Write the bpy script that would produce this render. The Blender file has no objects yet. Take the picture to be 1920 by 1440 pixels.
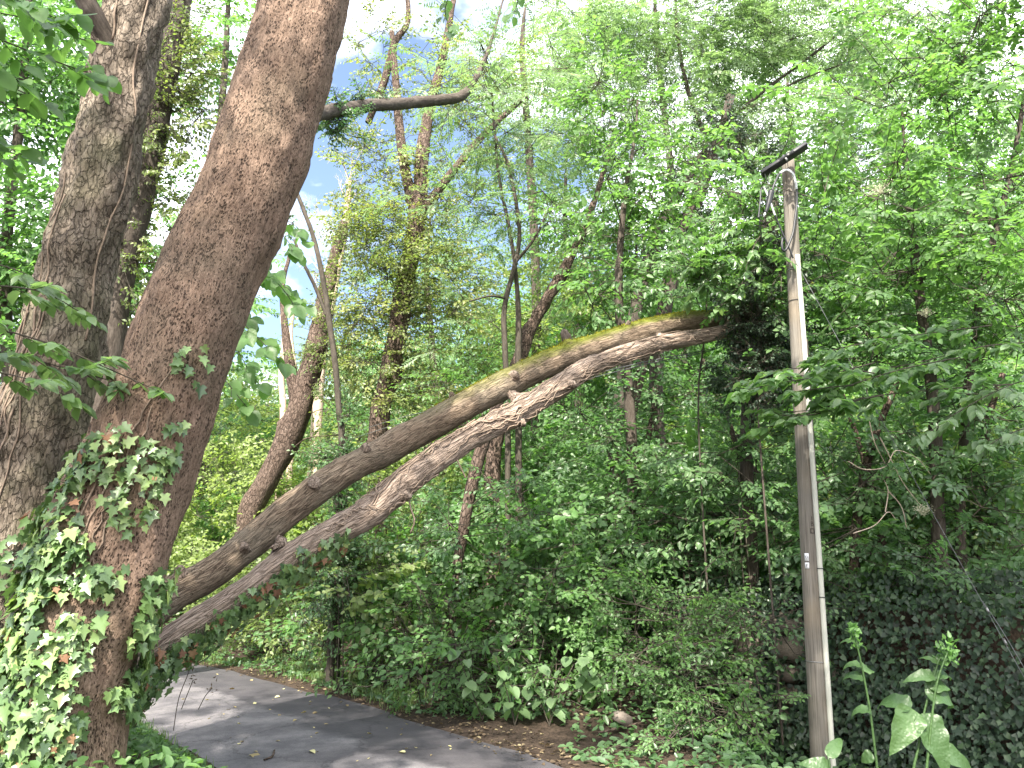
import bpy, math, random
import numpy as np
from mathutils import Matrix, Vector

random.seed(7)
RNG = np.random.default_rng(11)
S = bpy.context.scene
COL = S.collection
R = math.radians

# ---------------------------------------------------------------- camera
PITCH, FPX, CAMZ = R(13.0), 1400.0, 1.6
cam = bpy.data.cameras.new('camera')
cam.sensor_width = 36.0
cam.lens = 36.0 * FPX / 1920.0
cam.clip_start, cam.clip_end = 0.05, 600
camo = bpy.data.objects.new('camera', cam)
COL.objects.link(camo)
camo.location = (0, 0, CAMZ)
camo.rotation_euler = (R(90) + PITCH, 0, 0)
S.camera = camo

# ---------------------------------------------------------------- sun and sky
SUN_DIR = Vector((-0.22, -0.84, 0.98)).normalized()      # towards the sun
SUN_EL = math.asin(SUN_DIR.z)
SUN_AZ = math.atan2(SUN_DIR.x, SUN_DIR.y)
sun = bpy.data.lights.new('sun', 'SUN')
sun.energy, sun.angle, sun.color = 4.2, R(0.53), (1.0, 0.93, 0.82)
suno = bpy.data.objects.new('sun', sun)
COL.objects.link(suno)
suno.rotation_euler = (-SUN_DIR).to_track_quat('-Z', 'Y').to_euler()
suno.location = SUN_DIR * 60

world = bpy.data.worlds.new('World')
S.world = world
world.use_nodes = True
wn, wl = world.node_tree.nodes, world.node_tree.links
wn.clear()
sky = wn.new('ShaderNodeTexSky')
sky.sky_type = 'NISHITA'
sky.sun_disc = False
sky.sun_elevation = SUN_EL
sky.sun_rotation = SUN_AZ
sky.air_density, sky.dust_density, sky.ozone_density = 1.0, 3.5, 1.0
bg = wn.new('ShaderNodeBackground')
bg.inputs['Strength'].default_value = 0.1
wo = wn.new('ShaderNodeOutputWorld')
tc = wn.new('ShaderNodeTexCoord')
cn = wn.new('ShaderNodeTexNoise')
cn.inputs['Scale'].default_value = 1.9
cn.inputs['Detail'].default_value = 7
cn.inputs['Roughness'].default_value = 0.55
cmap = wn.new('ShaderNodeMapping')
cmap.inputs['Location'].default_value = (1.5, 0.5, 0.3)
cmap.inputs['Scale'].default_value = (1, 1, 1.7)
cr = wn.new('ShaderNodeValToRGB')
cr.color_ramp.elements[0].position, cr.color_ramp.elements[1].position = 0.46, 0.76
cm = wn.new('ShaderNodeMix'); cm.data_type = 'RGBA'
cm.inputs[7].default_value = (23, 23, 23.4, 1)
wl.new(tc.outputs['Generated'], cmap.inputs['Vector'])
wl.new(cmap.outputs[0], cn.inputs['Vector'])
wl.new(cn.outputs['Fac'], cr.inputs['Fac'])
wl.new(cr.outputs[0], cm.inputs[0])
wl.new(sky.outputs[0], cm.inputs[6])
wl.new(cm.outputs[2], bg.inputs['Color'])
wl.new(bg.outputs[0], wo.inputs['Surface'])

S.render.engine = 'CYCLES'
S.view_settings.view_transform = 'Standard'
S.view_settings.look = 'None'
S.view_settings.exposure = 2.08
S.view_settings.gamma = 1.0
S.view_settings.use_curve_mapping = False
S.cycles.max_bounces = 9
S.cycles.diffuse_bounces = 6
S.cycles.glossy_bounces = 2
S.cycles.transmission_bounces = 7
S.cycles.use_denoising = True
S.cycles.caustics_reflective = False
S.cycles.caustics_refractive = False

# ---------------------------------------------------------------- small helpers
SP, CP = math.sin(PITCH), math.cos(PITCH)


def at(px, py, Y):
    u, v = (px - 960) / FPX, (720 - py) / FPX
    d = np.array([u, CP - v * SP, SP + v * CP])
    return np.array([0, 0, CAMZ]) + d * (Y / d[1])


def cdep(p):
    return p[1] * CP + (p[2] - CAMZ) * SP


def w2r(px, p):
    """a width in photograph pixels at point p -> radius in metres"""
    return 0.5 * px * cdep(p) / FPX


def vnoise(p, seed=0):
    p = np.asarray(p, float)
    i = np.floor(p).astype(np.int64)
    f = p - i
    f = f * f * (3 - 2 * f)
    out = np.zeros(len(p))
    for dx in (0, 1):
        for dy in (0, 1):
            for dz in (0, 1):
                h = ((i[:, 0] + dx) * 374761393 + (i[:, 1] + dy) * 668265263 + (i[:, 2] + dz) * 1274126177 + seed * 974634777) & 0xffffffff
                h = ((h ^ (h >> 13)) * 1103515245) & 0xffffffff
                h = (h ^ (h >> 16)) & 0xffff
                w = (f[:, 0] if dx else 1 - f[:, 0]) * (f[:, 1] if dy else 1 - f[:, 1]) * (f[:, 2] if dz else 1 - f[:, 2])
                out += w * h / 65535.0
    return out


def sstep(a, b, x):
    t = np.clip((x - a) / (b - a), 0, 1)
    return t * t * (3 - 2 * t)


def norm(v):
    return v / (np.linalg.norm(v, axis=-1, keepdims=True) + 1e-9)


class MB:
    """collects vertices and polygons of one mesh"""
    def __init__(s):
        s.v, s.f, s.t, s.b, s.n = [], {}, [], [], 0

    def add(s, v, faces, tint=None, bark=None):
        v = np.asarray(v, float)
        for f in (faces if isinstance(faces, list) else [faces]):
            f = np.asarray(f, np.int64)
            s.f.setdefault(f.shape[1], []).append(f + s.n)
        s.v.append(v)
        s.t.append(np.full(len(v), 0.5) if tint is None else np.broadcast_to(tint, (len(v),)))
        s.b.append(v if bark is None else bark)
        s.n += len(v)

    def mesh(s, name, mat, smooth=False, base=(0, 0, 0), bark=False):
        me = bpy.data.meshes.new(name)
        if not s.n:
            return me
        v = np.concatenate(s.v) - np.asarray(base, float)
        me.vertices.add(len(v))
        me.vertices.foreach_set('co', v.astype(np.float32).ravel())
        loops, tot = [], []
        for k, fl in s.f.items():
            F = np.concatenate(fl)
            loops.append(F.ravel())
            tot.append(np.full(len(F), k))
        loops, tot = np.concatenate(loops), np.concatenate(tot)
        me.loops.add(len(loops))
        me.loops.foreach_set('vertex_index', loops.astype(np.int32))
        me.polygons.add(len(tot))
        st = np.concatenate([[0], np.cumsum(tot)[:-1]])
        me.polygons.foreach_set('loop_start', st.astype(np.int32))
        me.polygons.foreach_set('loop_total', tot.astype(np.int32))
        if smooth:
            me.polygons.foreach_set('use_smooth', np.ones(len(tot), bool))
        a = me.attributes.new('tint', 'FLOAT', 'POINT')
        a.data.foreach_set('value', np.concatenate(s.t).astype(np.float32))
        if bark:
            a = me.attributes.new('bark', 'FLOAT_VECTOR', 'POINT')
            a.data.foreach_set('vector', np.concatenate(s.b).astype(np.float32).ravel())
        me.update(calc_edges=True)
        if mat is not None:
            me.materials.append(mat)
        return me

    def build(s, name, mat, parent=None, smooth=False, bark=False, kind=None):
        if not s.n:
            return None
        base = np.array(parent.matrix_world.translation) if parent else np.zeros(3)
        return link(name, s.mesh(name, mat, smooth, base, bark), parent, kind)


def link(name, me, parent=None, kind=None):
    o = bpy.data.objects.new(name, me)
    COL.objects.link(o)
    if parent is not None:
        o.parent = parent
    if kind:
        o['kind'] = kind
    return o


def thing(name, label, cat, loc, group=None):
    o = bpy.data.objects.new(name, None)
    o.empty_display_size = 0.2
    COL.objects.link(o)
    o.location = tuple(float(x) for x in loc)
    o.matrix_world = Matrix.Translation(o.location)
    o['label'], o['category'] = label, cat
    if group:
        o['group'] = group
    return o


def resample(pts, rad, n):
    pts, rad = np.asarray(pts, float), np.asarray(rad, float)
    m = len(pts)
    d = np.concatenate([[0], np.cumsum(np.linalg.norm(np.diff(pts, axis=0), axis=1))])
    ext = np.vstack([2 * pts[0] - pts[1], pts, 2 * pts[-1] - pts[-2]])
    t = np.linspace(0, d[-1], n)
    k = np.clip(np.searchsorted(d, t, side='right') - 1, 0, m - 2)
    u = ((t - d[k]) / (d[k + 1] - d[k] + 1e-9))[:, None]
    p0, p1, p2, p3 = ext[k], ext[k + 1], ext[k + 2], ext[k + 3]
    q = 0.5 * ((2 * p1) + (p2 - p0) * u + (2 * p0 - 5 * p1 + 4 * p2 - p3) * u ** 2 + (3 * p1 - p0 - 3 * p2 + p3) * u ** 3)
    return q, np.interp(t, d, rad)


def frames(P):
    T = norm(np.gradient(P, axis=0))
    up = np.array([0, 1.0, 0]) if abs(T[0][1]) < 0.9 else np.array([1.0, 0, 0])
    U = np.zeros_like(P)
    u = norm(up - T[0] * np.dot(up, T[0]))
    for i in range(len(P)):
        u = u - T[i] * np.dot(u, T[i])
        u = u / np.linalg.norm(u)
        U[i] = u
    return T, U, np.cross(T, U)


class Tube:
    """a limb: path, radii and (optionally) a bumpy skin"""
    def __init__(s, pts, rad, n=24, sides=10, lump=0.0, lscale=3.0, seed=1, bumps=(), flare=0.0):
        s.P, s.r = resample(pts, rad, n)
        s.T, s.U, s.V = frames(s.P)
        s.n, s.k = n, sides
        th = np.arange(sides) / sides * 2 * math.pi
        s.len = np.concatenate([[0], np.cumsum(np.linalg.norm(np.diff(s.P, axis=0), axis=1))])
        rr = np.repeat(s.r[:, None], sides, 1)
        r0 = float(np.mean(s.r))
        b = np.stack([np.cos(th)[None, :] * rr, np.sin(th)[None, :] * rr, np.repeat(s.len[:, None], sides, 1)], -1)
        s.bark = b.reshape(-1, 3)
        if lump:
            q = s.bark * np.array([1, 1, 0.45]) * lscale / r0
            nz = vnoise(q * 0.5, seed) - 0.5 + 0.5 * (vnoise(q * 1.3, seed + 5) - 0.5) + 0.3 * (vnoise(q * 3.1, seed + 9) - 0.5)
            rr = rr + lump * r0 * 2 * nz.reshape(n, sides)
        for (t, a, amp, wt, wa) in bumps:         # position along 0..1, angle, height, width along (m), width round (rad)
            dl = (s.len - t * s.len[-1])[:, None] / wt
            da = (np.mod(th - a + math.pi, 2 * math.pi) - math.pi)[None, :] / wa
            rr = rr + amp * np.exp(-dl ** 2 - da ** 2)
        s.rr = rr
        s.verts = (s.P[:, None, :] + (np.cos(th)[None, :, None] * s.U[:, None, :] + np.sin(th)[None, :, None] * s.V[:, None, :]) * rr[:, :, None]).reshape(-1, 3)

    def add(s, mb, cap0=False, cap1=True, tint=None):
        i, j = np.meshgrid(np.arange(s.n - 1), np.arange(s.k), indexing='ij')
        j2 = (j + 1) % s.k
        f = np.stack([i * s.k + j, i * s.k + j2, (i + 1) * s.k + j2, (i + 1) * s.k + j], -1).reshape(-1, 4)
        v, b = s.verts, s.bark
        fl = [f]
        extra, eb, n = [], [], len(v)
        for on, ring, c in ((cap0, 0, s.P[0]), (cap1, s.n - 1, s.P[-1])):
            if on:
                a = ring * s.k + np.arange(s.k)
                a2 = ring * s.k + (np.arange(s.k) + 1) % s.k
                extra.append(c); eb.append([0, 0, s.len[ring]])
                fl.append(np.stack([a, a2, np.full(s.k, n)], -1)); n += 1
        if extra:
            v = np.vstack([v, extra]); b = np.vstack([b, eb])
        mb.add(v, fl, tint, b)

    def surf(s, t, a):
        """points on the skin for t in 0..1 and angles a -> position, outward normal, along"""
        x = np.clip(np.asarray(t) * (s.n - 1), 0, s.n - 1.001)
        i = x.astype(int); u = (x - i)[:, None]
        P = s.P[i] * (1 - u) + s.P[i + 1] * u
        U = norm(s.U[i] * (1 - u) + s.U[i + 1] * u); V = norm(s.V[i] * (1 - u) + s.V[i + 1] * u)
        nrm = np.cos(a)[:, None] * U + np.sin(a)[:, None] * V
        k = np.round(np.mod(a, 2 * math.pi) / (2 * math.pi) * s.k).astype(int) % s.k
        r = s.rr[i, k] * (1 - u[:, 0]) + s.rr[i + 1, k] * u[:, 0]
        return P + nrm * r[:, None], nrm, s.T[i]


def rots(x, z):
    """rotation matrices (n,3,3) with columns x, y, z"""
    x = norm(x)
    z = z - x * np.sum(x * z, -1, keepdims=True)
    z = norm(z)
    y = np.cross(z, x)
    return np.stack([x, y, z], -1)


# ---------------------------------------------------------------- leaf outlines (unit length along +X, top +Z)
def fan_leaf(half, fold=0.12, droop=0.12, cx=0.35):
    up = [(x, y) for x, y in half]
    lo = [(x, -y) for x, y in half[1:-1]][::-1]
    ring = up + lo
    v = [(x, y, fold * abs(y) - droop * x * x) for x, y in ring] + [(cx, 0, -fold * 0.25 - droop * cx * cx)]
    n = len(ring)
    return np.array(v, float), np.array([(n, i, (i + 1) % n) for i in range(n)])


LEAF = {
    'diamond': (np.array([(0, 0, 0), (.42, .3, .08), (1, 0, -.12), (.42, -.3, .08)], float), np.array([(0, 2, 1), (0, 3, 2)])),
    'slim': (np.array([(0, 0, 0), (.45, .19, .04), (1, 0, -.1), (.45, -.19, .04)], float), np.array([(0, 2, 1), (0, 3, 2)])),
    'hex': (np.array([(0, 0, 0), (.25, .27, .07), (.65, .24, .03), (1, 0, -.14), (.65, -.24, .03), (.25, -.27, .07)], float),
            np.array([(0, 3, 2), (0, 2, 1), (0, 4, 3), (0, 5, 4)])),
    'oval': fan_leaf([(0, 0), (.12, .2), (.35, .31), (.62, .27), (.85, .12), (1, 0)], 0.22, 0.2),
    'round': fan_leaf([(0, 0), (-.06, .2), (.08, .38), (.35, .46), (.65, .38), (.87, .18), (1, 0)], 0.16, 0.16),
    'ivy': fan_leaf([(0, 0), (-.13, .2), (.02, .44), (.24, .27), (.47, .48), (.55, .2), (1, 0)], 0.14, 0.16, 0.3),
    'ivy_small': (np.array([(0, 0, 0), (-.05, .36, .05), (.5, .38, .05), (1, 0, -.12), (.5, -.38, .05), (-.05, -.36, .05)], float),
                  np.array([(0, 3, 2), (0, 2, 1), (0, 4, 3), (0, 5, 4)])),
}


def put(mb, kind, P, Rm, s, tint):
    v, f = LEAF[kind]
    n, m = len(P), len(v)
    W = P[:, None, :] + np.einsum('nij,mj->nmi', Rm, v) * np.asarray(s).reshape(-1, 1, 1)
    F = (f[None] + (np.arange(n) * m)[:, None, None]).reshape(-1, f.shape[1])
    mb.add(W.reshape(-1, 3), F, np.repeat(tint, m))


# sprays: a twig with its leaves, in metres, twig along +X
def spray_simple(rng, n, L, s, side=3, flat=0.25, ang=55, droop=0.35, pair=False):
    tw = [((0, 0, 0), (L, 0, -0.10 * L), 1.0)]
    for k in range(side):
        t = 0.15 + 0.6 * (k + rng.random() * .6) / max(side, 1)
        a = R(42) * (1 if k % 2 else -1) * rng.uniform(.7, 1.2)
        l = L * rng.uniform(.35, .6)
        b = np.array([L * t, 0, -0.1 * L * t * t])
        tw.append((tuple(b), tuple(b + l * np.array([math.cos(a), math.sin(a), rng.uniform(-.25, .15)])), 0.6))
    tot = sum(np.linalg.norm(np.subtract(b, a)) for a, b, _ in tw)
    P, X, Z, Sz = [], [], [], []
    for a, b, _ in tw:
        a, b = np.array(a), np.array(b)
        l = np.linalg.norm(b - a); d = (b - a) / l
        m = max(3, int(round(n * l / tot)))
        sgn = 1
        for i in range(m):
            t = 0.12 + 0.88 * (i + rng.uniform(-.2, .2)) / (m - 1) if i < m - 1 else 1.0
            sgn = -sgn
            aa = R(rng.uniform(ang - 18, ang + 15)) * sgn if i < m - 1 else R(rng.uniform(-12, 12))
            x = np.array([d[0] * math.cos(aa) - d[1] * math.sin(aa), d[0] * math.sin(aa) + d[1] * math.cos(aa), d[2] - abs(rng.normal(droop, .25))])
            z = np.array([rng.normal(0, flat), rng.normal(0, flat), 1.0])
            P.append(a + d * l * t + 0.012 * rng.normal(size=3)); X.append(x); Z.append(z)
            Sz.append(s * rng.uniform(.65, 1.15) * (1.0 - .25 * abs(t - .45)))
    return np.array(P), rots(np.array(X), np.array(Z)), np.array(Sz), tw


def spray_pinnate(rng, nleaf, L, s, pairs=6):
    tw = [((0, 0, 0), (L, 0, -0.08 * L), 1.0)]
    P, X, Z, Sz = [], [], [], []
    sgn = 1
    for k in range(nleaf):
        t = 0.15 + 0.85 * k / (nleaf - 1)
        sgn = -sgn
        aa = R(rng.uniform(38, 75)) * sgn if k < nleaf - 1 else R(rng.uniform(-15, 15))
        l = s * pairs * 0.62 * rng.uniform(.75, 1.1)
        d = np.array([math.cos(aa), math.sin(aa), -abs(rng.normal(.25, .25))]); d /= np.linalg.norm(d)
        b = np.array([L * t, 0, -.08 * L * t * t])
        z0 = np.array([rng.normal(0, .25), rng.normal(0, .25), 1])
        yv = np.cross(z0, d)
        tw.append((tuple(b), tuple(b + d * l), 0.35))
        for q in range(pairs + 1):
            u = 0.22 + 0.78 * q / pairs
            for sg in ((-1, 1) if q < pairs else (0,)):
                x = d * (0.45 if sg else 1) + sg * yv * .9 + np.array([0, 0, -abs(rng.normal(.15, .15))])
                P.append(b + d * l * u - np.array([0, 0, .12 * l * u * u])); X.append(x)
                Z.append(z0 + rng.normal(0, .15, 3)); Sz.append(s * rng.uniform(.8, 1.1) * (1 - .35 * abs(u - .5)))
    return np.array(P), rots(np.array(X), np.array(Z)), np.array(Sz), tw


def protos(fn, count=7, **kw):
    rng = np.random.default_rng(kw.pop('seed', 3))
    return [fn(rng, **kw) for _ in range(count)]


def thin(mb, A, B, r, r2=None, tint=0.5):
    """many three-sided straight twigs at once"""
    A, B = np.asarray(A, float), np.asarray(B, float)
    r = np.broadcast_to(r, (len(A),)); r2 = r * 0.6 if r2 is None else np.broadcast_to(r2, (len(A),))
    T = norm(B - A)
    ref = np.where(np.abs(T[:, 2:3]) > .9, np.array([[1.0, 0, 0]]), np.array([[0, 0, 1.0]]))
    U = norm(np.cross(T, ref)); V = np.cross(T, U)
    ring = []
    for a in (0, 2.094, 4.189):
        ring.append(math.cos(a) * U + math.sin(a) * V)
    Q = np.stack([A + ring[0] * r[:, None], A + ring[1] * r[:, None], A + ring[2] * r[:, None],
                  B + ring[0] * r2[:, None], B + ring[1] * r2[:, None], B + ring[2] * r2[:, None]], 1)
    f = np.array([(0, 1, 4, 3), (1, 2, 5, 4), (2, 0, 3, 5)])
    F = (f[None] + (np.arange(len(A)) * 6)[:, None, None]).reshape(-1, 4)
    mb.add(Q.reshape(-1, 3), F, tint)


# ---------------------------------------------------------------- materials
def newmat(name):
    m = bpy.data.materials.new(name)
    m.use_nodes = True
    n = m.node_tree.nodes
    n.clear()
    return m, n, m.node_tree.links


def nd(n, t, **kw):
    x = n.new(t)
    for k, v in kw.items():
        if k in x.inputs:
            x.inputs[k].default_value = v
        else:
            setattr(x, k, v)
    return x


def ramp(n, stops):
    r = n.new('ShaderNodeValToRGB')
    e = r.color_ramp.elements
    while len(e) < len(stops):
        e.new(0.5)
    for i, (p, c) in enumerate(stops):
        e[i].position = p
        e[i].color = (*c, 1)
    return r


def leaf_mat(name, dark, mid, light, trans=0.42, rough=0.42, tcol=None, spec=0.5, objrand=False):
    if name.startswith(('leaf', 'grass')):
        dark, mid, light = [tuple(np.array(c) * 1.35 + np.array([.018, .012, .018])) for c in (dark, mid, light)]
        dark, mid, light = [(c[0], c[1], max(c[2], .33 * c[1])) for c in (dark, mid, light)]
    m, n, l = newmat(name)
    at_ = nd(n, 'ShaderNodeAttribute', attribute_name='tint')
    src = at_.outputs['Fac']
    if objrand:
        oi = n.new('ShaderNodeObjectInfo')
        src = oi.outputs['Random']
    rp = ramp(n, [(0.0, dark), (0.5, mid), (1.0, light)])
    l.new(src, rp.inputs['Fac'])
    tex = nd(n, 'ShaderNodeTexNoise', Scale=35.0, Detail=2.0)
    geo = n.new('ShaderNodeTexCoord')
    l.new(geo.outputs['Object'], tex.inputs['Vector'])
    mx = nd(n, 'ShaderNodeMix', data_type='RGBA', blend_type='MULTIPLY')
    mx.inputs[0].default_value = 0.35
    l.new(rp.outputs[0], mx.inputs[6]); l.new(tex.outputs['Color'], mx.inputs[7])
    hs = nd(n, 'ShaderNodeHueSaturation', Saturation=1.0, Value=1.2)
    l.new(mx.outputs[2], hs.inputs['Color'])
    p = nd(n, 'ShaderNodeBsdfPrincipled', Roughness=rough)
    p.inputs['Specular IOR Level'].default_value = spec
    l.new(rp.outputs[0], p.inputs['Base Color'])
    t = n.new('ShaderNodeBsdfTranslucent')
    tm = nd(n, 'ShaderNodeMix', data_type='RGBA', blend_type='MULTIPLY')
    tm.inputs[0].default_value = 1.0
    tm.inputs[7].default_value = (*(tcol or (1.8, 1.95, 1.0)), 1)
    l.new(rp.outputs[0], tm.inputs[6]); l.new(tm.outputs[2], t.inputs['Color'])
    mix = nd(n, 'ShaderNodeMixShader', Fac=trans)
    l.new(p.outputs[0], mix.inputs[1]); l.new(t.outputs[0], mix.inputs[2])
    o = n.new('ShaderNodeOutputMaterial')
    l.new(mix.outputs[0], o.inputs['Surface'])
    return m


def bark_mat(name, c0, c1, c2, stretch=(12, 12, 3), pit=None, bump=0.6, dist=0.02, rough=0.9, moss=None, lichen=None):
    m, n, l = newmat(name)
    at_ = nd(n, 'ShaderNodeAttribute', attribute_name='bark')
    mp = nd(n, 'ShaderNodeMapping', Scale=stretch)
    l.new(at_.outputs['Vector'], mp.inputs['Vector'])
    n1 = nd(n, 'ShaderNodeTexNoise', Scale=1.0, Detail=8.0, Roughness=0.65, Distortion=0.6)
    l.new(mp.outputs[0], n1.inputs['Vector'])
    n2 = nd(n, 'ShaderNodeTexNoise', Scale=3.5, Detail=5.0, Roughness=0.6)
    l.new(mp.outputs[0], n2.inputs['Vector'])
    h = nd(n, 'ShaderNodeMath', operation='ADD')
    h2 = nd(n, 'ShaderNodeMath', operation='MULTIPLY'); h2.inputs[1].default_value = 0.5
    l.new(n2.outputs['Fac'], h2.inputs[0]); l.new(n1.outputs['Fac'], h.inputs[0]); l.new(h2.outputs[0], h.inputs[1])
    height = h.outputs[0]
    rp = ramp(n, [(0.48, c0), (0.68, c1), (0.95, c2)])
    l.new(height, rp.inputs['Fac'])
    colour = rp.outputs[0]
    if pit:
        scl, lo, hi, kind, warp, amt = pit
        mp2 = nd(n, 'ShaderNodeMapping', Scale=scl)
        wv = nd(n, 'ShaderNodeMixRGB', blend_type='ADD'); wv.inputs[0].default_value = 1.0
        sc_ = nd(n, 'ShaderNodeMixRGB', blend_type='MULTIPLY'); sc_.inputs[0].default_value = 1.0
        sc_.inputs[2].default_value = (warp, warp, warp, 1)
        nw = nd(n, 'ShaderNodeTexNoise', Scale=0.45, Detail=5.0, Roughness=.65)
        l.new(mp.outputs[0], nw.inputs['Vector'])
        l.new(nw.outputs['Color'], sc_.inputs[1])
        l.new(at_.outputs['Vector'], wv.inputs[1]); l.new(sc_.outputs[0], wv.inputs[2])
        l.new(wv.outputs[0], mp2.inputs['Vector'])
        vo = nd(n, 'ShaderNodeTexVoronoi', feature=kind, Scale=1.0)
        l.new(mp2.outputs[0], vo.inputs['Vector'])
        rr = ramp(n, [(lo, (0, 0, 0)), (hi, (1, 1, 1))])
        dsum = nd(n, 'ShaderNodeMath', operation='MULTIPLY_ADD'); dsum.inputs[1].default_value = 1.1 if kind == 'F1' else .12
        nsub = nd(n, 'ShaderNodeMath', operation='SUBTRACT'); nsub.inputs[1].default_value = .5
        l.new(nw.outputs['Fac'], nsub.inputs[0]); l.new(nsub.outputs[0], dsum.inputs[0]); l.new(vo.outputs['Distance'], dsum.inputs[2])
        l.new(dsum.outputs[0], rr.inputs['Fac'])
        mul = nd(n, 'ShaderNodeMix', data_type='RGBA', blend_type='MIX')
        l.new(rr.outputs[0], mul.inputs[0])
        dk = nd(n, 'ShaderNodeMix', data_type='RGBA', blend_type='MIX'); dk.inputs[0].default_value = amt
        l.new(colour, dk.inputs[6]); dk.inputs[7].default_value = (*(0.4 * np.array(c0)), 1)
        l.new(dk.outputs[2], mul.inputs[6])
        l.new(colour, mul.inputs[7])
        colour = mul.outputs[2]
        hh = nd(n, 'ShaderNodeMath', operation='MULTIPLY_ADD'); hh.inputs[1].default_value = 0.7
        l.new(rr.outputs[0], hh.inputs[0]); l.new(height, hh.inputs[2])
        height = hh.outputs[0]
    n3 = nd(n, 'ShaderNodeTexNoise', Scale=1.7, Detail=4.0)
    l.new(at_.outputs['Vector'], n3.inputs['Vector'])
    if lichen:
        rl = ramp(n, [(0.5, (0, 0, 0)), (0.68, (1, 1, 1))])
        l.new(n3.outputs['Fac'], rl.inputs['Fac'])
        ml = nd(n, 'ShaderNodeMix', data_type='RGBA', blend_type='MIX')
        fm = nd(n, 'ShaderNodeMath', operation='MULTIPLY'); fm.inputs[1].default_value = 0.55
        l.new(rl.outputs[0], fm.inputs[0]); l.new(fm.outputs[0], ml.inputs[0])
        l.new(colour, ml.inputs[6]); ml.inputs[7].default_value = (*lichen, 1)
        colour = ml.outputs[2]
    if moss:
        mcol, z0, z1, s0, s1 = moss                       # moss where the skin faces up, growing along the limb
        ge = n.new('ShaderNodeNewGeometry')
        sx = n.new('ShaderNodeSeparateXYZ'); l.new(ge.outputs['Normal'], sx.inputs[0])
        sb = n.new('ShaderNodeSeparateXYZ'); l.new(at_.outputs['Vector'], sb.inputs[0])
        al = nd(n, 'ShaderNodeMapRange'); al.inputs[1].default_value, al.inputs[2].default_value = s0, s1
        l.new(sb.outputs[2], al.inputs[0])
        ad = nd(n, 'ShaderNodeMath', operation='MULTIPLY_ADD'); ad.inputs[1].default_value = 0.9
        l.new(n2.outputs['Fac'], ad.inputs[0]); l.new(sx.outputs[2], ad.inputs[2])
        mr = nd(n, 'ShaderNodeMapRange'); mr.inputs[1].default_value, mr.inputs[2].default_value = z0, z1
        l.new(ad.outputs[0], mr.inputs[0])
        fm = nd(n, 'ShaderNodeMath', operation='MULTIPLY')
        l.new(mr.outputs[0], fm.inputs[0]); l.new(al.outputs[0], fm.inputs[1])
        ml = nd(n, 'ShaderNodeMix', data_type='RGBA', blend_type='MIX')
        l.new(fm.outputs[0], ml.inputs[0]); l.new(colour, ml.inputs[6]); ml.inputs[7].default_value = (*mcol, 1)
        colour = ml.outputs[2]
    b = nd(n, 'ShaderNodeBump', Strength=bump, Distance=dist)
    l.new(height, b.inputs['Height'])
    p = nd(n, 'ShaderNodeBsdfPrincipled', Roughness=rough)
    p.inputs['Specular IOR Level'].default_value = 0.2
    l.new(colour, p.inputs['Base Color']); l.new(b.outputs[0], p.inputs['Normal'])
    o = n.new('ShaderNodeOutputMaterial'); l.new(p.outputs[0], o.inputs['Surface'])
    return m


def plain_mat(name, c, rough=0.6, metal=0.0, var=0.25, scale=30, stretch=(1, 1, 1), spec=0.4):
    m, n, l = newmat(name)
    t = n.new('ShaderNodeTexCoord')
    mp = nd(n, 'ShaderNodeMapping', Scale=stretch); l.new(t.outputs['Object'], mp.inputs[0])
    nz = nd(n, 'ShaderNodeTexNoise', Scale=float(scale), Detail=6.0); l.new(mp.outputs[0], nz.inputs['Vector'])
    c = np.array(c)
    rp = ramp(n, [(0.3, tuple(c * (1 - var))), (0.7, tuple(c * (1 + var)))])
    l.new(nz.outputs['Fac'], rp.inputs['Fac'])
    p = nd(n, 'ShaderNodeBsdfPrincipled', Roughness=rough, Metallic=metal)
    p.inputs['Specular IOR Level'].default_value = spec
    b = nd(n, 'ShaderNodeBump', Strength=0.3, Distance=0.005); l.new(nz.outputs['Fac'], b.inputs['Height'])
    l.new(b.outputs[0], p.inputs['Normal'])
    l.new(rp.outputs[0], p.inputs['Base Color'])
    o = n.new('ShaderNodeOutputMaterial'); l.new(p.outputs[0], o.inputs['Surface'])
    return m


M = {}
M['bark_pitted'] = bark_mat('bark_pitted', (.062, .041, .03), (.185, .126, .092), (.33, .235, .175), (44, 44, 13),
                            pit=((95, 95, 40), 0.12, 0.40, 'F1', .05, .85), bump=1.0, dist=0.022, lichen=(.125, .105, .075))
M['bark_flaky'] = bark_mat('bark_flaky', (.06, .047, .036), (.165, .133, .103), (.3, .25, .2), (17, 17, 7),
                           pit=((30, 30, 10), 0.0, 0.09, 'DISTANCE_TO_EDGE', .16, .42), bump=1.0, dist=0.028, lichen=(.14, .145, .08))
M['bark_bare'] = bark_mat('bark_bare', (.085, .062, .047), (.25, .19, .148), (.39, .315, .255), (46, 46, 6), pit=((52, 52, 5), 0.0, 0.12, 'DISTANCE_TO_EDGE', .035, .5), bump=1.0, dist=0.016)
M['bark_dark'] = bark_mat('bark_dark', (.02, .016, .013), (.052, .042, .034), (.1, .084, .07), (18, 18, 5), bump=0.8, dist=0.02)
M['bark_brown'] = bark_mat('bark_brown', (.03, .021, .016), (.09, .064, .05), (.18, .135, .11), (16, 16, 5),
                           pit=((26, 26, 10), 0.0, 0.12, 'DISTANCE_TO_EDGE', .08, .6), bump=0.9, dist=0.03)
M['bark_pale'] = bark_mat('bark_pale', (.2, .15, .11), (.42, .33, .26), (.55, .45, .37), (12, 12, 4), bump=0.5, dist=0.01)
M['bark_twig'] = bark_mat('bark_twig', (.018, .015, .012), (.045, .039, .03), (.08, .068, .055), (20, 20, 6), bump=0.3, dist=0.005)
M['vine'] = plain_mat('vine', (.2, .15, .112), 0.85, scale=40)
M['leaf_lime'] = leaf_mat('leaf_lime', (.035, .085, .014), (.06, .14, .02), (.1, .2, .03), trans=.5)
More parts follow.
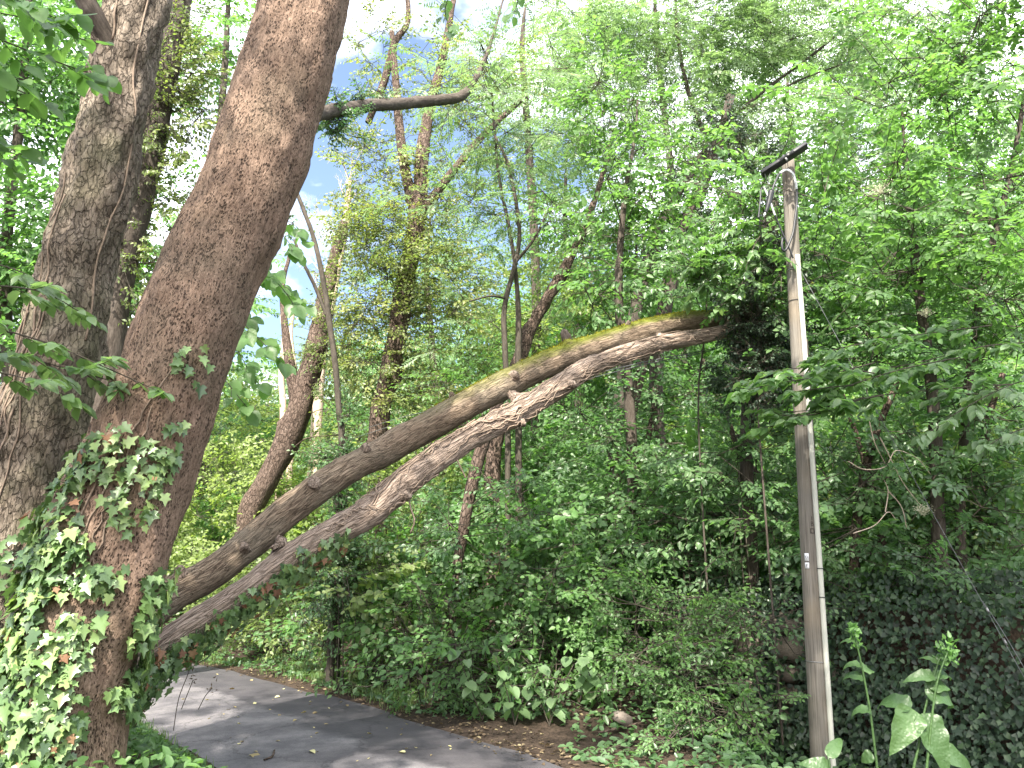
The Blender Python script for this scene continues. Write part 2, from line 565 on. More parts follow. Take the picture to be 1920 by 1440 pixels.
M['leaf_fresh'] = leaf_mat('leaf_fresh', (.032, .08, .02), (.055, .125, .03), (.09, .175, .045), trans=.48)
M['leaf_ash'] = leaf_mat('leaf_ash', (.052, .1, .036), (.085, .148, .055), (.125, .195, .08), trans=.5, tcol=(1.7, 1.8, 1.2))
M['leaf_yellow'] = leaf_mat('leaf_yellow', (.055, .09, .024), (.1, .14, .034), (.18, .195, .05), trans=.42)
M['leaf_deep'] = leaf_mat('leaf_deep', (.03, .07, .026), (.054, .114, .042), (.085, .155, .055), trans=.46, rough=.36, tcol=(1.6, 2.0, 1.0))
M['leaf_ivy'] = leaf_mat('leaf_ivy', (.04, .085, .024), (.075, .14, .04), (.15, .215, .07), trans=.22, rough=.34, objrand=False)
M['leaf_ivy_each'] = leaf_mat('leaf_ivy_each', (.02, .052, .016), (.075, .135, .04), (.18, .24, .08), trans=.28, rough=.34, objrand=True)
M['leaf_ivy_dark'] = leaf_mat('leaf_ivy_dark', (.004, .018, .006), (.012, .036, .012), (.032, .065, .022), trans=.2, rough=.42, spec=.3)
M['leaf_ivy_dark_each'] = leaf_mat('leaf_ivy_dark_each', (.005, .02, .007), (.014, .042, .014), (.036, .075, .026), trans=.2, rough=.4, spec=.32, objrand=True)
M['leaf_pale'] = leaf_mat('leaf_pale', (.075, .115, .03), (.12, .17, .042), (.17, .225, .06), trans=.5)
M['leaf_lime_each'] = leaf_mat('leaf_lime_each', (.04, .095, .014), (.065, .145, .022), (.105, .2, .03), trans=.52, objrand=True)
M['leaf_fresh_each'] = leaf_mat('leaf_fresh_each', (.055, .105, .04), (.085, .15, .058), (.12, .19, .085), trans=.42, rough=.32, objrand=True)
M['leaf_dock'] = leaf_mat('leaf_dock', (.02, .06, .012), (.03, .075, .016), (.042, .095, .022), trans=.4, objrand=True)
_n, _l = M['leaf_dock'].node_tree.nodes, M['leaf_dock'].node_tree.links
_t = _n.new('ShaderNodeTexCoord'); _v = nd(_n, 'ShaderNodeTexVoronoi', Scale=70.0, feature='SMOOTH_F1'); _l.new(_t.outputs['Object'], _v.inputs['Vector'])
_b = nd(_n, 'ShaderNodeBump', Strength=.55, Distance=.006); _l.new(_v.outputs['Distance'], _b.inputs['Height'])
_p = [x for x in _n if x.type == 'BSDF_PRINCIPLED'][0]; _l.new(_b.outputs[0], _p.inputs['Normal'])
M['grass'] = leaf_mat('grass', (.045, .085, .02), (.075, .13, .03), (.13, .19, .055), trans=.4)
M['dead_leaf'] = leaf_mat('dead_leaf', (.05, .035, .02), (.12, .085, .05), (.26, .22, .12), trans=.25, rough=.7, tcol=(1.2, 1.1, .9))
M['dead_leaf_each'] = leaf_mat('dead_leaf_each', (.2, .15, .07), (.4, .35, .16), (.52, .5, .26), trans=.2, rough=.7, tcol=(1.2, 1.1, .9), objrand=True)
M['rust_leaf'] = leaf_mat('rust_leaf', (.12, .055, .03), (.24, .13, .07), (.3, .2, .1), trans=.3, rough=.7, tcol=(1.4, 1.1, .8), objrand=True)
M['moss'] = leaf_mat('moss', (.1, .1, .012), (.17, .165, .018), (.26, .24, .03), trans=.3, rough=.9, spec=.1)
M['stone'] = plain_mat('stone', (.15, .125, .1), .9, scale=14, var=.4)
M['rock'] = plain_mat('rock', (.15, .125, .105), .9, scale=20, var=.35)
M['pole'] = bark_mat('pole', (.035, .03, .024), (.125, .112, .094), (.2, .185, .16), (75, 75, 1.7), bump=0.8, dist=0.006, lichen=(.2, .16, .11))
M['conduit'] = plain_mat('conduit', (.44, .44, .38), .45, scale=9, var=.12, stretch=(1, 1, .2))
M['black'] = plain_mat('black', (.018, .019, .022), .45, scale=20)
M['steel'] = plain_mat('steel', (.3, .3, .3), .4, .8, scale=30)
M['wire'] = plain_mat('wire', (.13, .135, .14), .6, .2, scale=30)
M['sleeve'] = plain_mat('sleeve', (.5, .52, .53), .4, scale=20)
M['plate'] = plain_mat('plate', (.72, .72, .74), .4, scale=20, var=.08)
M['print'] = plain_mat('print', (.06, .06, .07), .6, scale=20)
M['carve'] = plain_mat('carve', (.035, .028, .022), .9, scale=20)
M['flower'] = leaf_mat('flower', (.5, .5, .34), (.62, .6, .45), (.75, .73, .58), trans=.3, tcol=(1, 1, .9))


def soil_mat():
    m, n, l = newmat('soil')
    t = n.new('ShaderNodeTexCoord')
    a = nd(n, 'ShaderNodeTexNoise', Scale=1.3, Detail=8.0, Roughness=.65); l.new(t.outputs['Object'], a.inputs['Vector'])
    b = nd(n, 'ShaderNodeTexNoise', Scale=28.0, Detail=6.0, Roughness=.7); l.new(t.outputs['Object'], b.inputs['Vector'])
    r1 = ramp(n, [(.35, (.028, .021, .015)), (.6, (.07, .05, .037)), (.8, (.115, .082, .062))]); l.new(b.outputs['Fac'], r1.inputs[0])
    r2 = ramp(n, [(.4, (.5, .5, .5)), (.65, (1, 1, 1))]); l.new(a.outputs['Fac'], r2.inputs[0])
    mx = nd(n, 'ShaderNodeMix', data_type='RGBA', blend_type='MULTIPLY'); mx.inputs[0].default_value = 1
    l.new(r1.outputs[0], mx.inputs[6]); l.new(r2.outputs[0], mx.inputs[7])
    bp = nd(n, 'ShaderNodeBump', Strength=.8, Distance=.03); l.new(b.outputs['Fac'], bp.inputs['Height'])
    p = nd(n, 'ShaderNodeBsdfPrincipled', Roughness=.95); p.inputs['Specular IOR Level'].default_value = .15
    l.new(mx.outputs[2], p.inputs['Base Color']); l.new(bp.outputs[0], p.inputs['Normal'])
    o = n.new('ShaderNodeOutputMaterial'); l.new(p.outputs[0], o.inputs['Surface'])
    return m


def road_mat():
    m, n, l = newmat('asphalt')
    t = n.new('ShaderNodeTexCoord')
    uv = nd(n, 'ShaderNodeAttribute', attribute_name='bark')
    sx = n.new('ShaderNodeSeparateXYZ'); l.new(uv.outputs['Vector'], sx.inputs[0])
    a = nd(n, 'ShaderNodeTexNoise', Scale=1.1, Detail=6.0, Roughness=.6); l.new(t.outputs['Object'], a.inputs['Vector'])
    g = nd(n, 'ShaderNodeTexVoronoi', Scale=95.0); l.new(t.outputs['Object'], g.inputs['Vector'])
    f = nd(n, 'ShaderNodeTexNoise', Scale=60.0, Detail=4.0); l.new(t.outputs['Object'], f.inputs['Vector'])
    # older darker strip along the right-hand edge, its seam a little wavy
    wob = nd(n, 'ShaderNodeMath', operation='MULTIPLY_ADD'); wob.inputs[1].default_value = .35
    l.new(a.outputs['Fac'], wob.inputs[0]); l.new(sx.outputs[0], wob.inputs[2])
    strip = nd(n, 'ShaderNodeMapRange'); strip.inputs[1].default_value, strip.inputs[2].default_value = .66, .60
    l.new(wob.outputs[0], strip.inputs[0])
    base = ramp(n, [(.25, (.068, .064, .07)), (.5, (.11, .104, .11)), (.75, (.155, .147, .152))]); l.new(a.outputs['Fac'], base.inputs[0])
    dk = nd(n, 'ShaderNodeMix', data_type='RGBA'); l.new(strip.outputs[0], dk.inputs[0])
    l.new(base.outputs[0], dk.inputs[6]); dk.inputs[7].default_value = (.05, .047, .052, 1)
    gr = ramp(n, [(.0, (.55, .55, .55)), (.5, (1.1, 1.1, 1.1))]); l.new(g.outputs['Distance'], gr.inputs[0])
    mx = nd(n, 'ShaderNodeMix', data_type='RGBA', blend_type='MULTIPLY'); mx.inputs[0].default_value = .85
    l.new(dk.outputs[2], mx.inputs[6]); l.new(gr.outputs[0], mx.inputs[7])
    wn_ = nd(n, 'ShaderNodeTexNoise', Scale=2.2, Detail=6.0, Roughness=.7); l.new(t.outputs['Object'], wn_.inputs['Vector'])
    wm = nd(n, 'ShaderNodeMixRGB', blend_type='ADD'); wm.inputs[0].default_value = .55
    l.new(t.outputs['Object'], wm.inputs[1]); l.new(wn_.outputs['Color'], wm.inputs[2])
    ck = nd(n, 'ShaderNodeTexVoronoi', feature='DISTANCE_TO_EDGE', Scale=.85); l.new(wm.outputs[0], ck.inputs['Vector'])
    cr_ = ramp(n, [(.0, (.35, .35, .35)), (.012, (1, 1, 1))]); l.new(ck.outputs['Distance'], cr_.inputs[0])
    st = ramp(n, [(.42, (.72, .72, .74)), (.6, (1.08, 1.07, 1.05))]); l.new(wn_.outputs['Fac'], st.inputs[0])
    m2 = nd(n, 'ShaderNodeMix', data_type='RGBA', blend_type='MULTIPLY'); m2.inputs[0].default_value = .8
    m3 = nd(n, 'ShaderNodeMix', data_type='RGBA', blend_type='MULTIPLY'); m3.inputs[0].default_value = .9
    l.new(mx.outputs[2], m2.inputs[6]); l.new(cr_.outputs[0], m2.inputs[7]); l.new(m2.outputs[2], m3.inputs[6]); l.new(st.outputs[0], m3.inputs[7])
    mx = m3
    bp = nd(n, 'ShaderNodeBump', Strength=.8, Distance=.006); l.new(f.outputs['Fac'], bp.inputs['Height'])
    p = nd(n, 'ShaderNodeBsdfPrincipled', Roughness=.82); p.inputs['Specular IOR Level'].default_value = .35
    l.new(mx.outputs[2], p.inputs['Base Color']); l.new(bp.outputs[0], p.inputs['Normal'])
    o = n.new('ShaderNodeOutputMaterial'); l.new(p.outputs[0], o.inputs['Surface'])
    return m


M['soil'], M['asphalt'] = soil_mat(), road_mat()

# ---------------------------------------------------------------- ground and road
EDGE = np.array([(11, -8), (9, -4.5), (7, -1.6), (5, 1.0), (3, 3.3), (0.42, 6.3), (-1.1, 8.1), (-2.36, 9.56), (-4.0, 11.3), (-6.0, 12.7), (-9, 13.9), (-14, 15.0), (-24, 16.0)], float)
EDGE, _ = resample(np.c_[EDGE, np.zeros(len(EDGE))], np.zeros(len(EDGE)), 140)
EDGE = EDGE[:, :2]
ROADW = 2.05


def edge_dist(x, y):
    """signed distance to the right-hand road edge: positive up the bank"""
    x, y = np.atleast_1d(x).astype(float), np.atleast_1d(y).astype(float)
    best = np.full(x.shape, 1e9); sg = np.ones(x.shape)
    A, B = EDGE[:-1], EDGE[1:]
    for a, b in zip(A, B):
        d = b - a
        t = np.clip(((x - a[0]) * d[0] + (y - a[1]) * d[1]) / (d @ d), 0, 1)
        qx, qy = x - (a[0] + t * d[0]), y - (a[1] + t * d[1])
        dd = np.hypot(qx, qy)
        c = d[0] * qy - d[1] * qx
        up = dd < best
        best = np.where(up, dd, best); sg = np.where(up, np.where(c > 0, -1, 1), sg)
    return best * sg


WALL_S = 3.5


def ground(x, y):
    x, y = np.atleast_1d(x).astype(float), np.atleast_1d(y).astype(float)
    s = edge_dist(x, y)
    wallness = sstep(1.2, 2.4, x) * (1 - sstep(10.0, 13.0, y))
    bank = 1.25 * sstep(.7, 5.2, s)
    flat = -.42 * sstep(.6, 2.2, s) + 1.5 * sstep(WALL_S + .12, WALL_S + .3, s) + .15 * sstep(3.5, 6, s)
    z = bank * (1 - wallness) + flat * wallness
    z = z + .36 * np.clip(s - 5.2, 0, 30) + .1 * np.clip(s - 35, 0, 60)
    lf = -s - ROADW
    z = z + .14 * sstep(.0, .6, lf) + .05 * np.clip(lf - .5, 0, 30)
    p = np.c_[x, y, np.zeros(len(x))]
    off = np.clip(np.maximum(s, lf) / .8, 0, 1)
    z = z + off * (.16 * (vnoise(p * .9, 3) - .5) + .06 * (vnoise(p * 3.7, 4) - .5) + .5 * sstep(6, 20, s) * (vnoise(p * .25, 5) - .5))
    return z


def gz(x, y):
    return float(ground(x, y)[0])


gx = np.concatenate([np.linspace(-90, -12, 40)[:-1], np.linspace(-12, 12, 105), np.linspace(12, 90, 40)[1:]])
gy = np.concatenate([np.linspace(-30, -2, 20)[:-1], np.linspace(-2, 20, 97), np.linspace(20, 140, 45)[1:]])
GX, GY = np.meshgrid(gx, gy)
GZ = ground(GX.ravel(), GY.ravel())
sroad = edge_dist(GX.ravel(), GY.ravel())
GZ = GZ - .05 * ((sroad < -.1) & (sroad > -ROADW + .1))
mb = MB()
nx_, ny_ = len(gx), len(gy)
i, j = np.meshgrid(np.arange(ny_ - 1), np.arange(nx_ - 1), indexing='ij')
mb.add(np.c_[GX.ravel(), GY.ravel(), GZ], np.stack([i * nx_ + j, i * nx_ + j + 1, (i + 1) * nx_ + j + 1, (i + 1) * nx_ + j], -1).reshape(-1, 4))
o = mb.build('ground', M['soil'], smooth=True, kind='structure')

# road sheet following the edge line
d = norm(np.gradient(EDGE, axis=0)); left = np.c_[-d[:, 1], d[:, 0]]
K = 13
mb = MB()
V, B = [], []
acc = np.concatenate([[0], np.cumsum(np.linalg.norm(np.diff(EDGE, axis=0), axis=1))])
for k in range(K):
    u = k / (K - 1)
    jit = 0.0
    if k in (0, K - 1):
        jit = .14 * (vnoise(np.c_[acc * 1.3, np.full(len(acc), k * 3.1), np.zeros(len(acc))], 8) - .5) + .05 * (vnoise(np.c_[acc * 5, np.full(len(acc), k * 3.1), np.zeros(len(acc))], 9) - .5)
    q = EDGE + left * (u * ROADW + jit)[:, None] if np.ndim(jit) else EDGE + left * (u * ROADW)
    V.append(np.c_[q, np.full(len(q), .012 + .03 * math.sin(math.pi * u))]); B.append(np.c_[np.full(len(q), u), acc, np.zeros(len(q))])
V, B = np.array(V), np.array(B)
n = len(EDGE)
i, j = np.meshgrid(np.arange(K - 1), np.arange(n - 1), indexing='ij')
mb.add(V.reshape(-1, 3), np.stack([i * n + j, i * n + j + 1, (i + 1) * n + j + 1, (i + 1) * n + j], -1).reshape(-1, 4), None, B.reshape(-1, 3))
o = mb.build('road', M['asphalt'], smooth=True, bark=True, kind='structure')

# ---------------------------------------------------------------- plant builder
TRIS = [0]
PROTO = {
    'ovate': (protos(spray_simple, n=26, L=.55, s=.105, seed=1), 'diamond'),
    'ovate_near': (protos(spray_simple, n=20, L=.5, s=.115, seed=2), 'hex'),
    'lime': (protos(spray_simple, n=15, L=.55, s=.12, seed=3, side=2), 'round'),
    'oval_near': (protos(spray_simple, n=18, L=.5, s=.11, seed=4, side=3), 'oval'),
    'ash': (protos(spray_pinnate, nleaf=6, L=.5, s=.095, pairs=5, seed=5), 'slim'),
    'elder': (protos(spray_pinnate, nleaf=6, L=.5, s=.1, pairs=2, seed=6), 'hex'),
    'small': (protos(spray_simple, n=30, L=.5, s=.075, seed=7, side=4, flat=.5), 'diamond'),
    'ivyish': (protos(spray_simple, n=28, L=.4, s=.075, seed=8, side=4, flat=.7, droop=.7), 'diamond'),
}
LEAFAREA = {'diamond': .30, 'slim': .19, 'hex': .37, 'oval': .42, 'round': .66, 'ivy': .5, 'ivy_small': .55}


def scatter_sprays(mbl, mbt, C, D, kind, scale, rng, tint0, twig_r=.0045, twigs=True, tspread=.16):
    """spray prototypes at points C with twig directions D"""
    P_, lk = PROTO[kind]
    n = len(C)
    which = rng.integers(0, len(P_), n)
    x = norm(D)
    z = np.array([[-.12, -.6, .8]]) + rng.normal(0, .32, (n, 3))          # leaves turn to the open, sunny side
    Rm = rots(x, z)
    sc = scale * rng.uniform(.75, 1.2, n)
    for w in range(len(P_)):
        ix = np.where(which == w)[0]
        if not len(ix):
            continue
        P, LR, Sz, tw = P_[w]
        m = len(P)
        W = C[ix][:, None, :] + np.einsum('nij,mj->nmi', Rm[ix], P) * sc[ix][:, None, None]
        RR = np.einsum('nij,mjk->nmik', Rm[ix], LR)
        tt = np.clip(tint0[ix][:, None] + rng.normal(0, tspread, (len(ix), m)), 0, 1)
        put(mbl, lk, W.reshape(-1, 3), RR.reshape(-1, 3, 3), (sc[ix][:, None] * Sz[None]).ravel(), tt.ravel())
        TRIS[0] += len(ix) * m * len(LEAF[lk][1])
        if twigs and mbt is not None:
            a = np.array([t[0] for t in tw]); b = np.array([t[1] for t in tw]); q = np.array([t[2] for t in tw])
            A = C[ix][:, None, :] + np.einsum('nij,mj->nmi', Rm[ix], a) * sc[ix][:, None, None]
            Bq = C[ix][:, None, :] + np.einsum('nij,mj->nmi', Rm[ix], b) * sc[ix][:, None, None]
            thin(mbt, A.reshape(-1, 3), Bq.reshape(-1, 3), np.tile(q * twig_r, len(ix)))
            TRIS[0] += len(ix) * len(tw) * 6


def ell(px, py, Y, rx, ry, rd, lai=2.5):
    c = at(px, py, Y); k = cdep(c) / FPX
    return (c, np.array([rx * k, rd, ry * k]), lai)


def plant(name, label, cat, stems, ells, kind, scale, leaf, bark, group=None, seed=0, clump=7, crad=.33, twigs=True, limb_min=.012,
          tint=.5, up=.1, base=None, limbs=True, crown_name='crown', stem_name='trunk', shell=2.0, hole=0.0):
    """stems: list of (points, radii, opts); ells: leafy volumes"""
    rng = np.random.default_rng(seed + 100)
    base = stems[0][0][0] if base is None else base
    root = thing(name, label, cat, base, group)
    nodes, nr = [], []
    for st in stems:
        pts, rad = st[0], st[1]
        kw = st[2] if len(st) > 2 else {}
        kw = dict(dict(n=max(10, 5 * len(pts)), sides=10, lump=.1), **kw)
        tb = Tube(pts, rad, seed=seed + len(nodes), **kw)
        m_ = MB(); tb.add(m_)
        m_.build(stem_name, bark, root, smooth=True, bark=True)
        nodes.append(tb.P[len(tb.P) // 3:]); nr.append(tb.r[len(tb.P) // 3:])
    nodes, nr = np.concatenate(nodes), np.concatenate(nr)
    mbl, mbt = MB(), MB()
    P_, lk = PROTO[kind]
    per = np.mean([np.sum(p[2] ** 2) for p in P_]) * LEAFAREA[lk] * scale * scale
    CC = []
    for c, r, lai in ells:
        area = math.pi * r[0] * r[2]
        ns = max(3, int(lai * area / per))
        nc = max(2, ns // clump)
        q = norm(rng.normal(size=(nc, 3))) * (rng.random((nc, 1)) ** (1 / shell))
        C = c + q * r
        if hole:
            C = C[vnoise(C / .8, seed + 3) > hole]
        if len(C):
            CC.append((C, max(1, ns // max(1, len(C))), c))
    allc = np.concatenate([c[0] for c in CC]) if CC else np.zeros((0, 3))
    # limbs from the nearest wood to each clump, nearest clumps first
    if limbs and len(allc):
        dist = np.array([np.min(np.linalg.norm(nodes - p, axis=1)) for p in allc])
        for ci in np.argsort(dist):
            p = allc[ci]
            dd = np.linalg.norm(nodes - p, axis=1) + 1.2 * np.clip(nodes[:, 2] - p[2] + .2, 0, None)
            k = int(np.argmin(dd)); a = nodes[k]
            ln = np.linalg.norm(p - a)
            if ln < .12:
                continue
            mid = (a + p) / 2 + np.array([0, 0, .10 * ln]) + rng.normal(0, .06 * ln, 3)
            q1 = a * .72 + mid * .28 + rng.normal(0, .03 * ln, 3)
            r0 = min(nr[k] * .7, .004 + .009 * ln)
            pts = np.array([a, q1, mid, p])
            tb = Tube(pts, [r0, r0 * .85, r0 * .7, max(.004, r0 * .4)], n=7, sides=5 if r0 < .03 else 7, lump=.08, seed=ci)
            if r0 > limb_min:
                m_ = MB(); tb.add(m_); m_.build('branch', bark, root, smooth=True, bark=True)
            else:
                tb.add(mbt)
            TRIS[0] += 80
            nodes = np.vstack([nodes, tb.P[2:]]); nr = np.concatenate([nr, tb.r[2:]])
    for C, k, c in CC:
        n = len(C) * k
        idx = np.repeat(np.arange(len(C)), k)
        off = rng.normal(0, crad, (n, 3)) * np.array([1, 1, .62])
        pos = C[idx] + off
        D = off + .35 * norm(C[idx] - c) + np.array([0, 0, up]) + rng.normal(0, .12, (n, 3))
        D[:, 2] *= .55
        t0 = np.clip(tint + rng.normal(0, .12, len(C))[idx] + rng.normal(0, .07, n), 0.02, .98)
        st = pos - norm(D) * .12
        scatter_sprays(mbl, mbt, st, D, kind, scale, rng, t0, twigs=twigs)
        if twigs:
            thin(mbt, C[idx], st, .006, .0045)
    mbl.build(crown_name, leaf, root, kind='stuff')
    if mbt.n:
        mbt.build('twigs', M['bark_twig'], root, kind='stuff', bark=True)
    return root


def px_path(pts):
    """[(px, py, Y, width px)] -> points, radii"""
    P = np.array([at(a, b, c) for a, b, c, _ in pts])
    return P, np.array([w2r(w, p) for (_, _, _, w), p in zip(pts, P)])


def to_ground(P, r, lean=(0, 0), flare=1.15):
    """prolong the first point of a stem straight down into the ground"""
    b = P[0].copy(); b[0] += lean[0]; b[1] += lean[1]
    b[2] = gz(b[0], b[1]) - .1
    if b[2] > P[0][2] - .15:
        return P, r
    return np.vstack([b, P]), np.concatenate([[r[0] * flare], r])


# individually built leaves (parts)
def leaf_meshes(kind, mat, nvar=5, sub=True):
    out = []
    for k in range(nvar):
        v, f = LEAF[kind]
        rng = np.random.default_rng(k + 40)
        v = v.copy()
        v[:, 1] *= rng.uniform(.85, 1.12)
        v[:, 2] += rng.uniform(-.1, .14) * v[:, 0] ** 2 + rng.uniform(-.15, .25) * np.abs(v[:, 1]) + rng.normal(0, .018, len(v))
        v[:, 1] += rng.uniform(-.1, .1) * v[:, 0] ** 2
        m_ = MB(); m_.add(v, f, (k + .5) / nvar)
        out.append(m_.mesh('leaf', mat, smooth=True))
    return out


def leaf_parts(root, meshes, P, Rm, s, name='leaf'):
    b = np.array(root.matrix_world.translation)
    for k in range(len(P)):
        o = bpy.data.objects.new(name, meshes[k % len(meshes)])
        COL.objects.link(o)
        o.parent = root
        m = Matrix([[*(Rm[k][r] * s[k]), P[k][r] - b[r]] for r in range(3)] + [[0, 0, 0, 1]])
        o.matrix_basis = m


def proj(P):
    P = np.asarray(P, float)
    x, y, z = P[:, 0], P[:, 1], P[:, 2] - CAMZ
    w = y * CP + z * SP
    return np.c_[960 + FPX * x / w, 720 - FPX * (z * CP - y * SP) / w]


def inpoly(q, poly):
    poly = np.asarray(poly, float)
    x, y = q[:, 0], q[:, 1]
    c = np.zeros(len(q), bool)
    a = poly; b = np.roll(poly, -1, 0)
    for (x0, y0), (x1, y1) in zip(a, b):
        if y0 == y1:
            continue
        c ^= ((y0 > y) != (y1 > y)) & (x < (x1 - x0) * (y - y0) / (y1 - y0) + x0)
    return c


# ================================================================ the two big trunks on the left
P, r = px_path([(-105, 1560, 5.3, 300), (-50, 1440, 5.3, 235), (-12, 1200, 5.25, 195), (30, 1000, 5.2, 170), (74, 800, 5.2, 156), (120, 640, 5.2, 138), (152, 480, 5.2, 124),
                (190, 320, 5.2, 118), (217, 200, 5.2, 106), (257, 0, 5.2, 104), (300, -180, 5.2, 95)])
P, r = to_ground(P, r, (-.1, 0), 1.3)
top = np.array([P[-1] + (P[-1] - P[-2]) * k for k in (2.0, 4.0)])
P = np.vstack([P, top]); r = np.concatenate([r, [.15, .1]])
tA = thing('flaky_bark_tree', 'grey tree trunk with flaking plated bark, leftmost, forking near the top', 'tree', P[0])
TA = Tube(P, r, n=220, sides=60, lump=.16, lscale=4.5, seed=21, bumps=((.36, math.pi, .05, .14, .5), (.53, 2.6, .05, .16, .4), (.60, 3.6, .04, .12, .4), (.29, 3.9, .05, .2, .5)))
mb = MB(); TA.add(mb); mb.build('trunk', M['bark_flaky'], tA, smooth=True, bark=True)
Pb, rb = px_path([(228, 128, 5.15, 52), (205, 80, 5.05, 44), (176, 30, 4.95, 38), (150, -20, 4.9, 36), (95, -130, 4.8, 32), (20, -300, 4.7, 24)])
tb = Tube(Pb, rb, n=50, sides=26, lump=.12, seed=4)
mb = MB(); tb.add(mb); mb.build('branch', M['bark_dark'], tA, smooth=True, bark=True)
# bare creeper stems running down the trunk
for k, (a0, t0, t1) in enumerate([(4.15, .30, .86), (3.3, .52, .86), (3.0, .05, .3), (2.6, .1, .34)]):
    t = np.linspace(t1, t0, 40)
    aa = a0 + .22 * np.sin(t * 19 + k) + .12 * np.sin(t * 47 + 2 * k)
    q, nn, _ = TA.surf(t, aa)
    mb = MB(); Tube(q + nn * .006, np.full(40, .0075), n=90, sides=6, lump=.2).add(mb)
    mb.build('creeper_stem', M['vine'], tA, smooth=True, bark=True)

P, r = px_path([(80, 1570, 4.7, 300), (112, 1440, 4.65, 225), (128, 1300, 4.6, 212), (155, 1200, 4.6, 212), (185, 1100, 4.6, 216), (218, 1000, 4.6, 214), (255, 900, 4.6, 207), (288, 800, 4.6, 205), (325, 700, 4.6, 190),
                (360, 600, 4.6, 192), (398, 500, 4.6, 188), (445, 400, 4.6, 183), (485, 300, 4.6, 180), (518, 200, 4.6, 170), (548, 100, 4.6, 168), (573, 0, 4.6, 160), (610, -160, 4.65, 150)])
P, r = to_ground(P, r * .96, (-.05, 0), 1.25)
top = np.array([P[-1] + np.array([.25, .1, .9]), P[-1] + np.array([.4, .2, 2.2]), P[-1] + np.array([.2, .3, 4.0])])
P = np.vstack([P, top]); r = np.concatenate([r, [.2, .17, .1]])
tB = thing('leaning_tree', 'thick brown pitted trunk leaning right beside the road, ivy climbing its foot', 'tree', P[0])
TB = Tube(P, r, n=240, sides=64, lump=.075, lscale=4.0, seed=33, bumps=((.30, 3.8, .05, .5, .5), (.17, 2.2, .07, .45, .5), (.14, 4.3, .08, .4, .4)))
mb = MB(); TB.add(mb); mb.build('trunk', M['bark_pitted'], tB, smooth=True, bark=True)


def shade_crowns(root, tube, ells, kind, scale, leaf, seed, bark):
    """unseen leaf masses added to cast shade, joined to a near trunk by limbs"""
    rng = np.random.default_rng(seed)
    mbl, mbt = MB(), MB()
    nodes = tube.P[-12:]
    for c, rr, ncl, per in ells:
        q = norm(rng.normal(size=(ncl, 3))) * rng.random((ncl, 1)) ** .5
        C = np.array(c) + q * np.array(rr)
        for p in C[np.argsort(np.linalg.norm(C - nodes[-1], axis=1))]:
            dd = np.linalg.norm(nodes - p, axis=1); k = int(np.argmin(dd)); a = nodes[k]; ln = dd[k]
            if ln > .2:
                m2 = (a + p) / 2 + np.array([0, 0, .1 * ln]) + rng.normal(0, .05 * ln, 3)
                t_ = Tube([a, m2, p], [.006 + .012 * ln, .005 + .008 * ln, .006], n=6, sides=6)
                t_.add(mbt); nodes = np.vstack([nodes, t_.P[2:]])
        off = rng.normal(0, .29, (ncl * per, 3)); idx = np.repeat(np.arange(ncl), per)
        D = off + rng.normal(0, .2, off.shape); D[:, 2] *= .5
        scatter_sprays(mbl, mbt, C[idx] + off, D, kind, scale, rng, np.clip(rng.normal(.5, .15, len(idx)), 0, 1))
    mbl.build('crown', leaf, root, kind='stuff')  # added shade caster out of view, set well away from its trunk
    mbt.build('limbs', bark, root, smooth=True, bark=True, kind='stuff')


shade_crowns(tA, TA, [((-3.5, -1.2, 10.4), (2.4, 2.3, 1.5), 19, 12)], 'ovate', 1.15, M['leaf_lime'], 5, M['bark_dark'])  # unseen leaves behind the camera, added to dapple the thick trunk and road
shade_crowns(tB, TB, [((-1.3, 1.0, 10.8), (2.4, 2.0, 1.4), 8, 8), ((2.2, -.6, 9.8), (3.0, 2.6, 1.3), 95, 8)], 'ovate', 1.15, M['leaf_fresh'], 6, M['bark_dark'])  # unseen leaves added to shade the leaning stems and the right bank

# ================================================================ the two stems leaning across the road
LOG1 = [(40, 1500, 5.0, 110), (130, 1350, 5.2, 80), (215, 1220, 5.4, 70), (300, 1131, 5.6, 66), (392, 1078, 5.85, 60), (470, 1018, 6.05, 60), (550, 951, 6.25, 61), (646, 884, 6.5, 56), (720, 846, 6.7, 56),
        (780, 811, 6.85, 58), (901, 746, 7.15, 55), (1035, 680, 7.5, 52), (1171, 632, 7.9, 45), (1279, 606, 8.2, 41), (1360, 599, 8.45, 38), (1440, 585, 8.7, 33), (1520, 540, 8.95, 26)]
P, r = px_path(LOG1)
P, r = to_ground(P, r, (-.05, 0))
LEN1 = np.linalg.norm(np.diff(P, axis=0), axis=1).sum()
tL1 = thing('mossy_leaning_tree', 'upper of two bare stems leaning across the road, green moss along its top', 'tree', P[0], 'stems leaning over the road')


def tpos(T, px):
    q = proj(T.P)[:, 0]
    return float(np.interp(px, q, np.arange(T.n) / (T.n - 1)))


_t = Tube(P, r, n=240, sides=8)
T1 = Tube(P, r * .98, n=240, sides=44, lump=.085, lscale=2.6, seed=51,
          bumps=((tpos(_t, 590), 3.0, .035, .11, .55), (tpos(_t, 1072), 2.1, .045, .05, .5), (tpos(_t, 300), 2.5, .03, .3, .8), (tpos(_t, 820), 3.4, .012, .2, .6)))
mb = MB(); T1.add(mb)
M['bark_mossy'] = bark_mat('bark_mossy', (.06, .042, .029), (.175, .13, .092), (.3, .235, .17), (46, 46, 6.5), pit=((60, 60, 6), 0.0, 0.11, 'DISTANCE_TO_EDGE', .03, .55), bump=1.0, dist=0.014,
                           moss=((.115, .13, .014), 0.62, 1.15, T1.len[-1] * tpos(T1, 760), T1.len[-1] * tpos(T1, 1040)), lichen=(.2, .18, .14))
mb.build('trunk', M['bark_mossy'], tL1, smooth=True, bark=True)
q, nn, tt = T1.surf(np.array([tpos(T1, 588)]), np.array([3.25]))
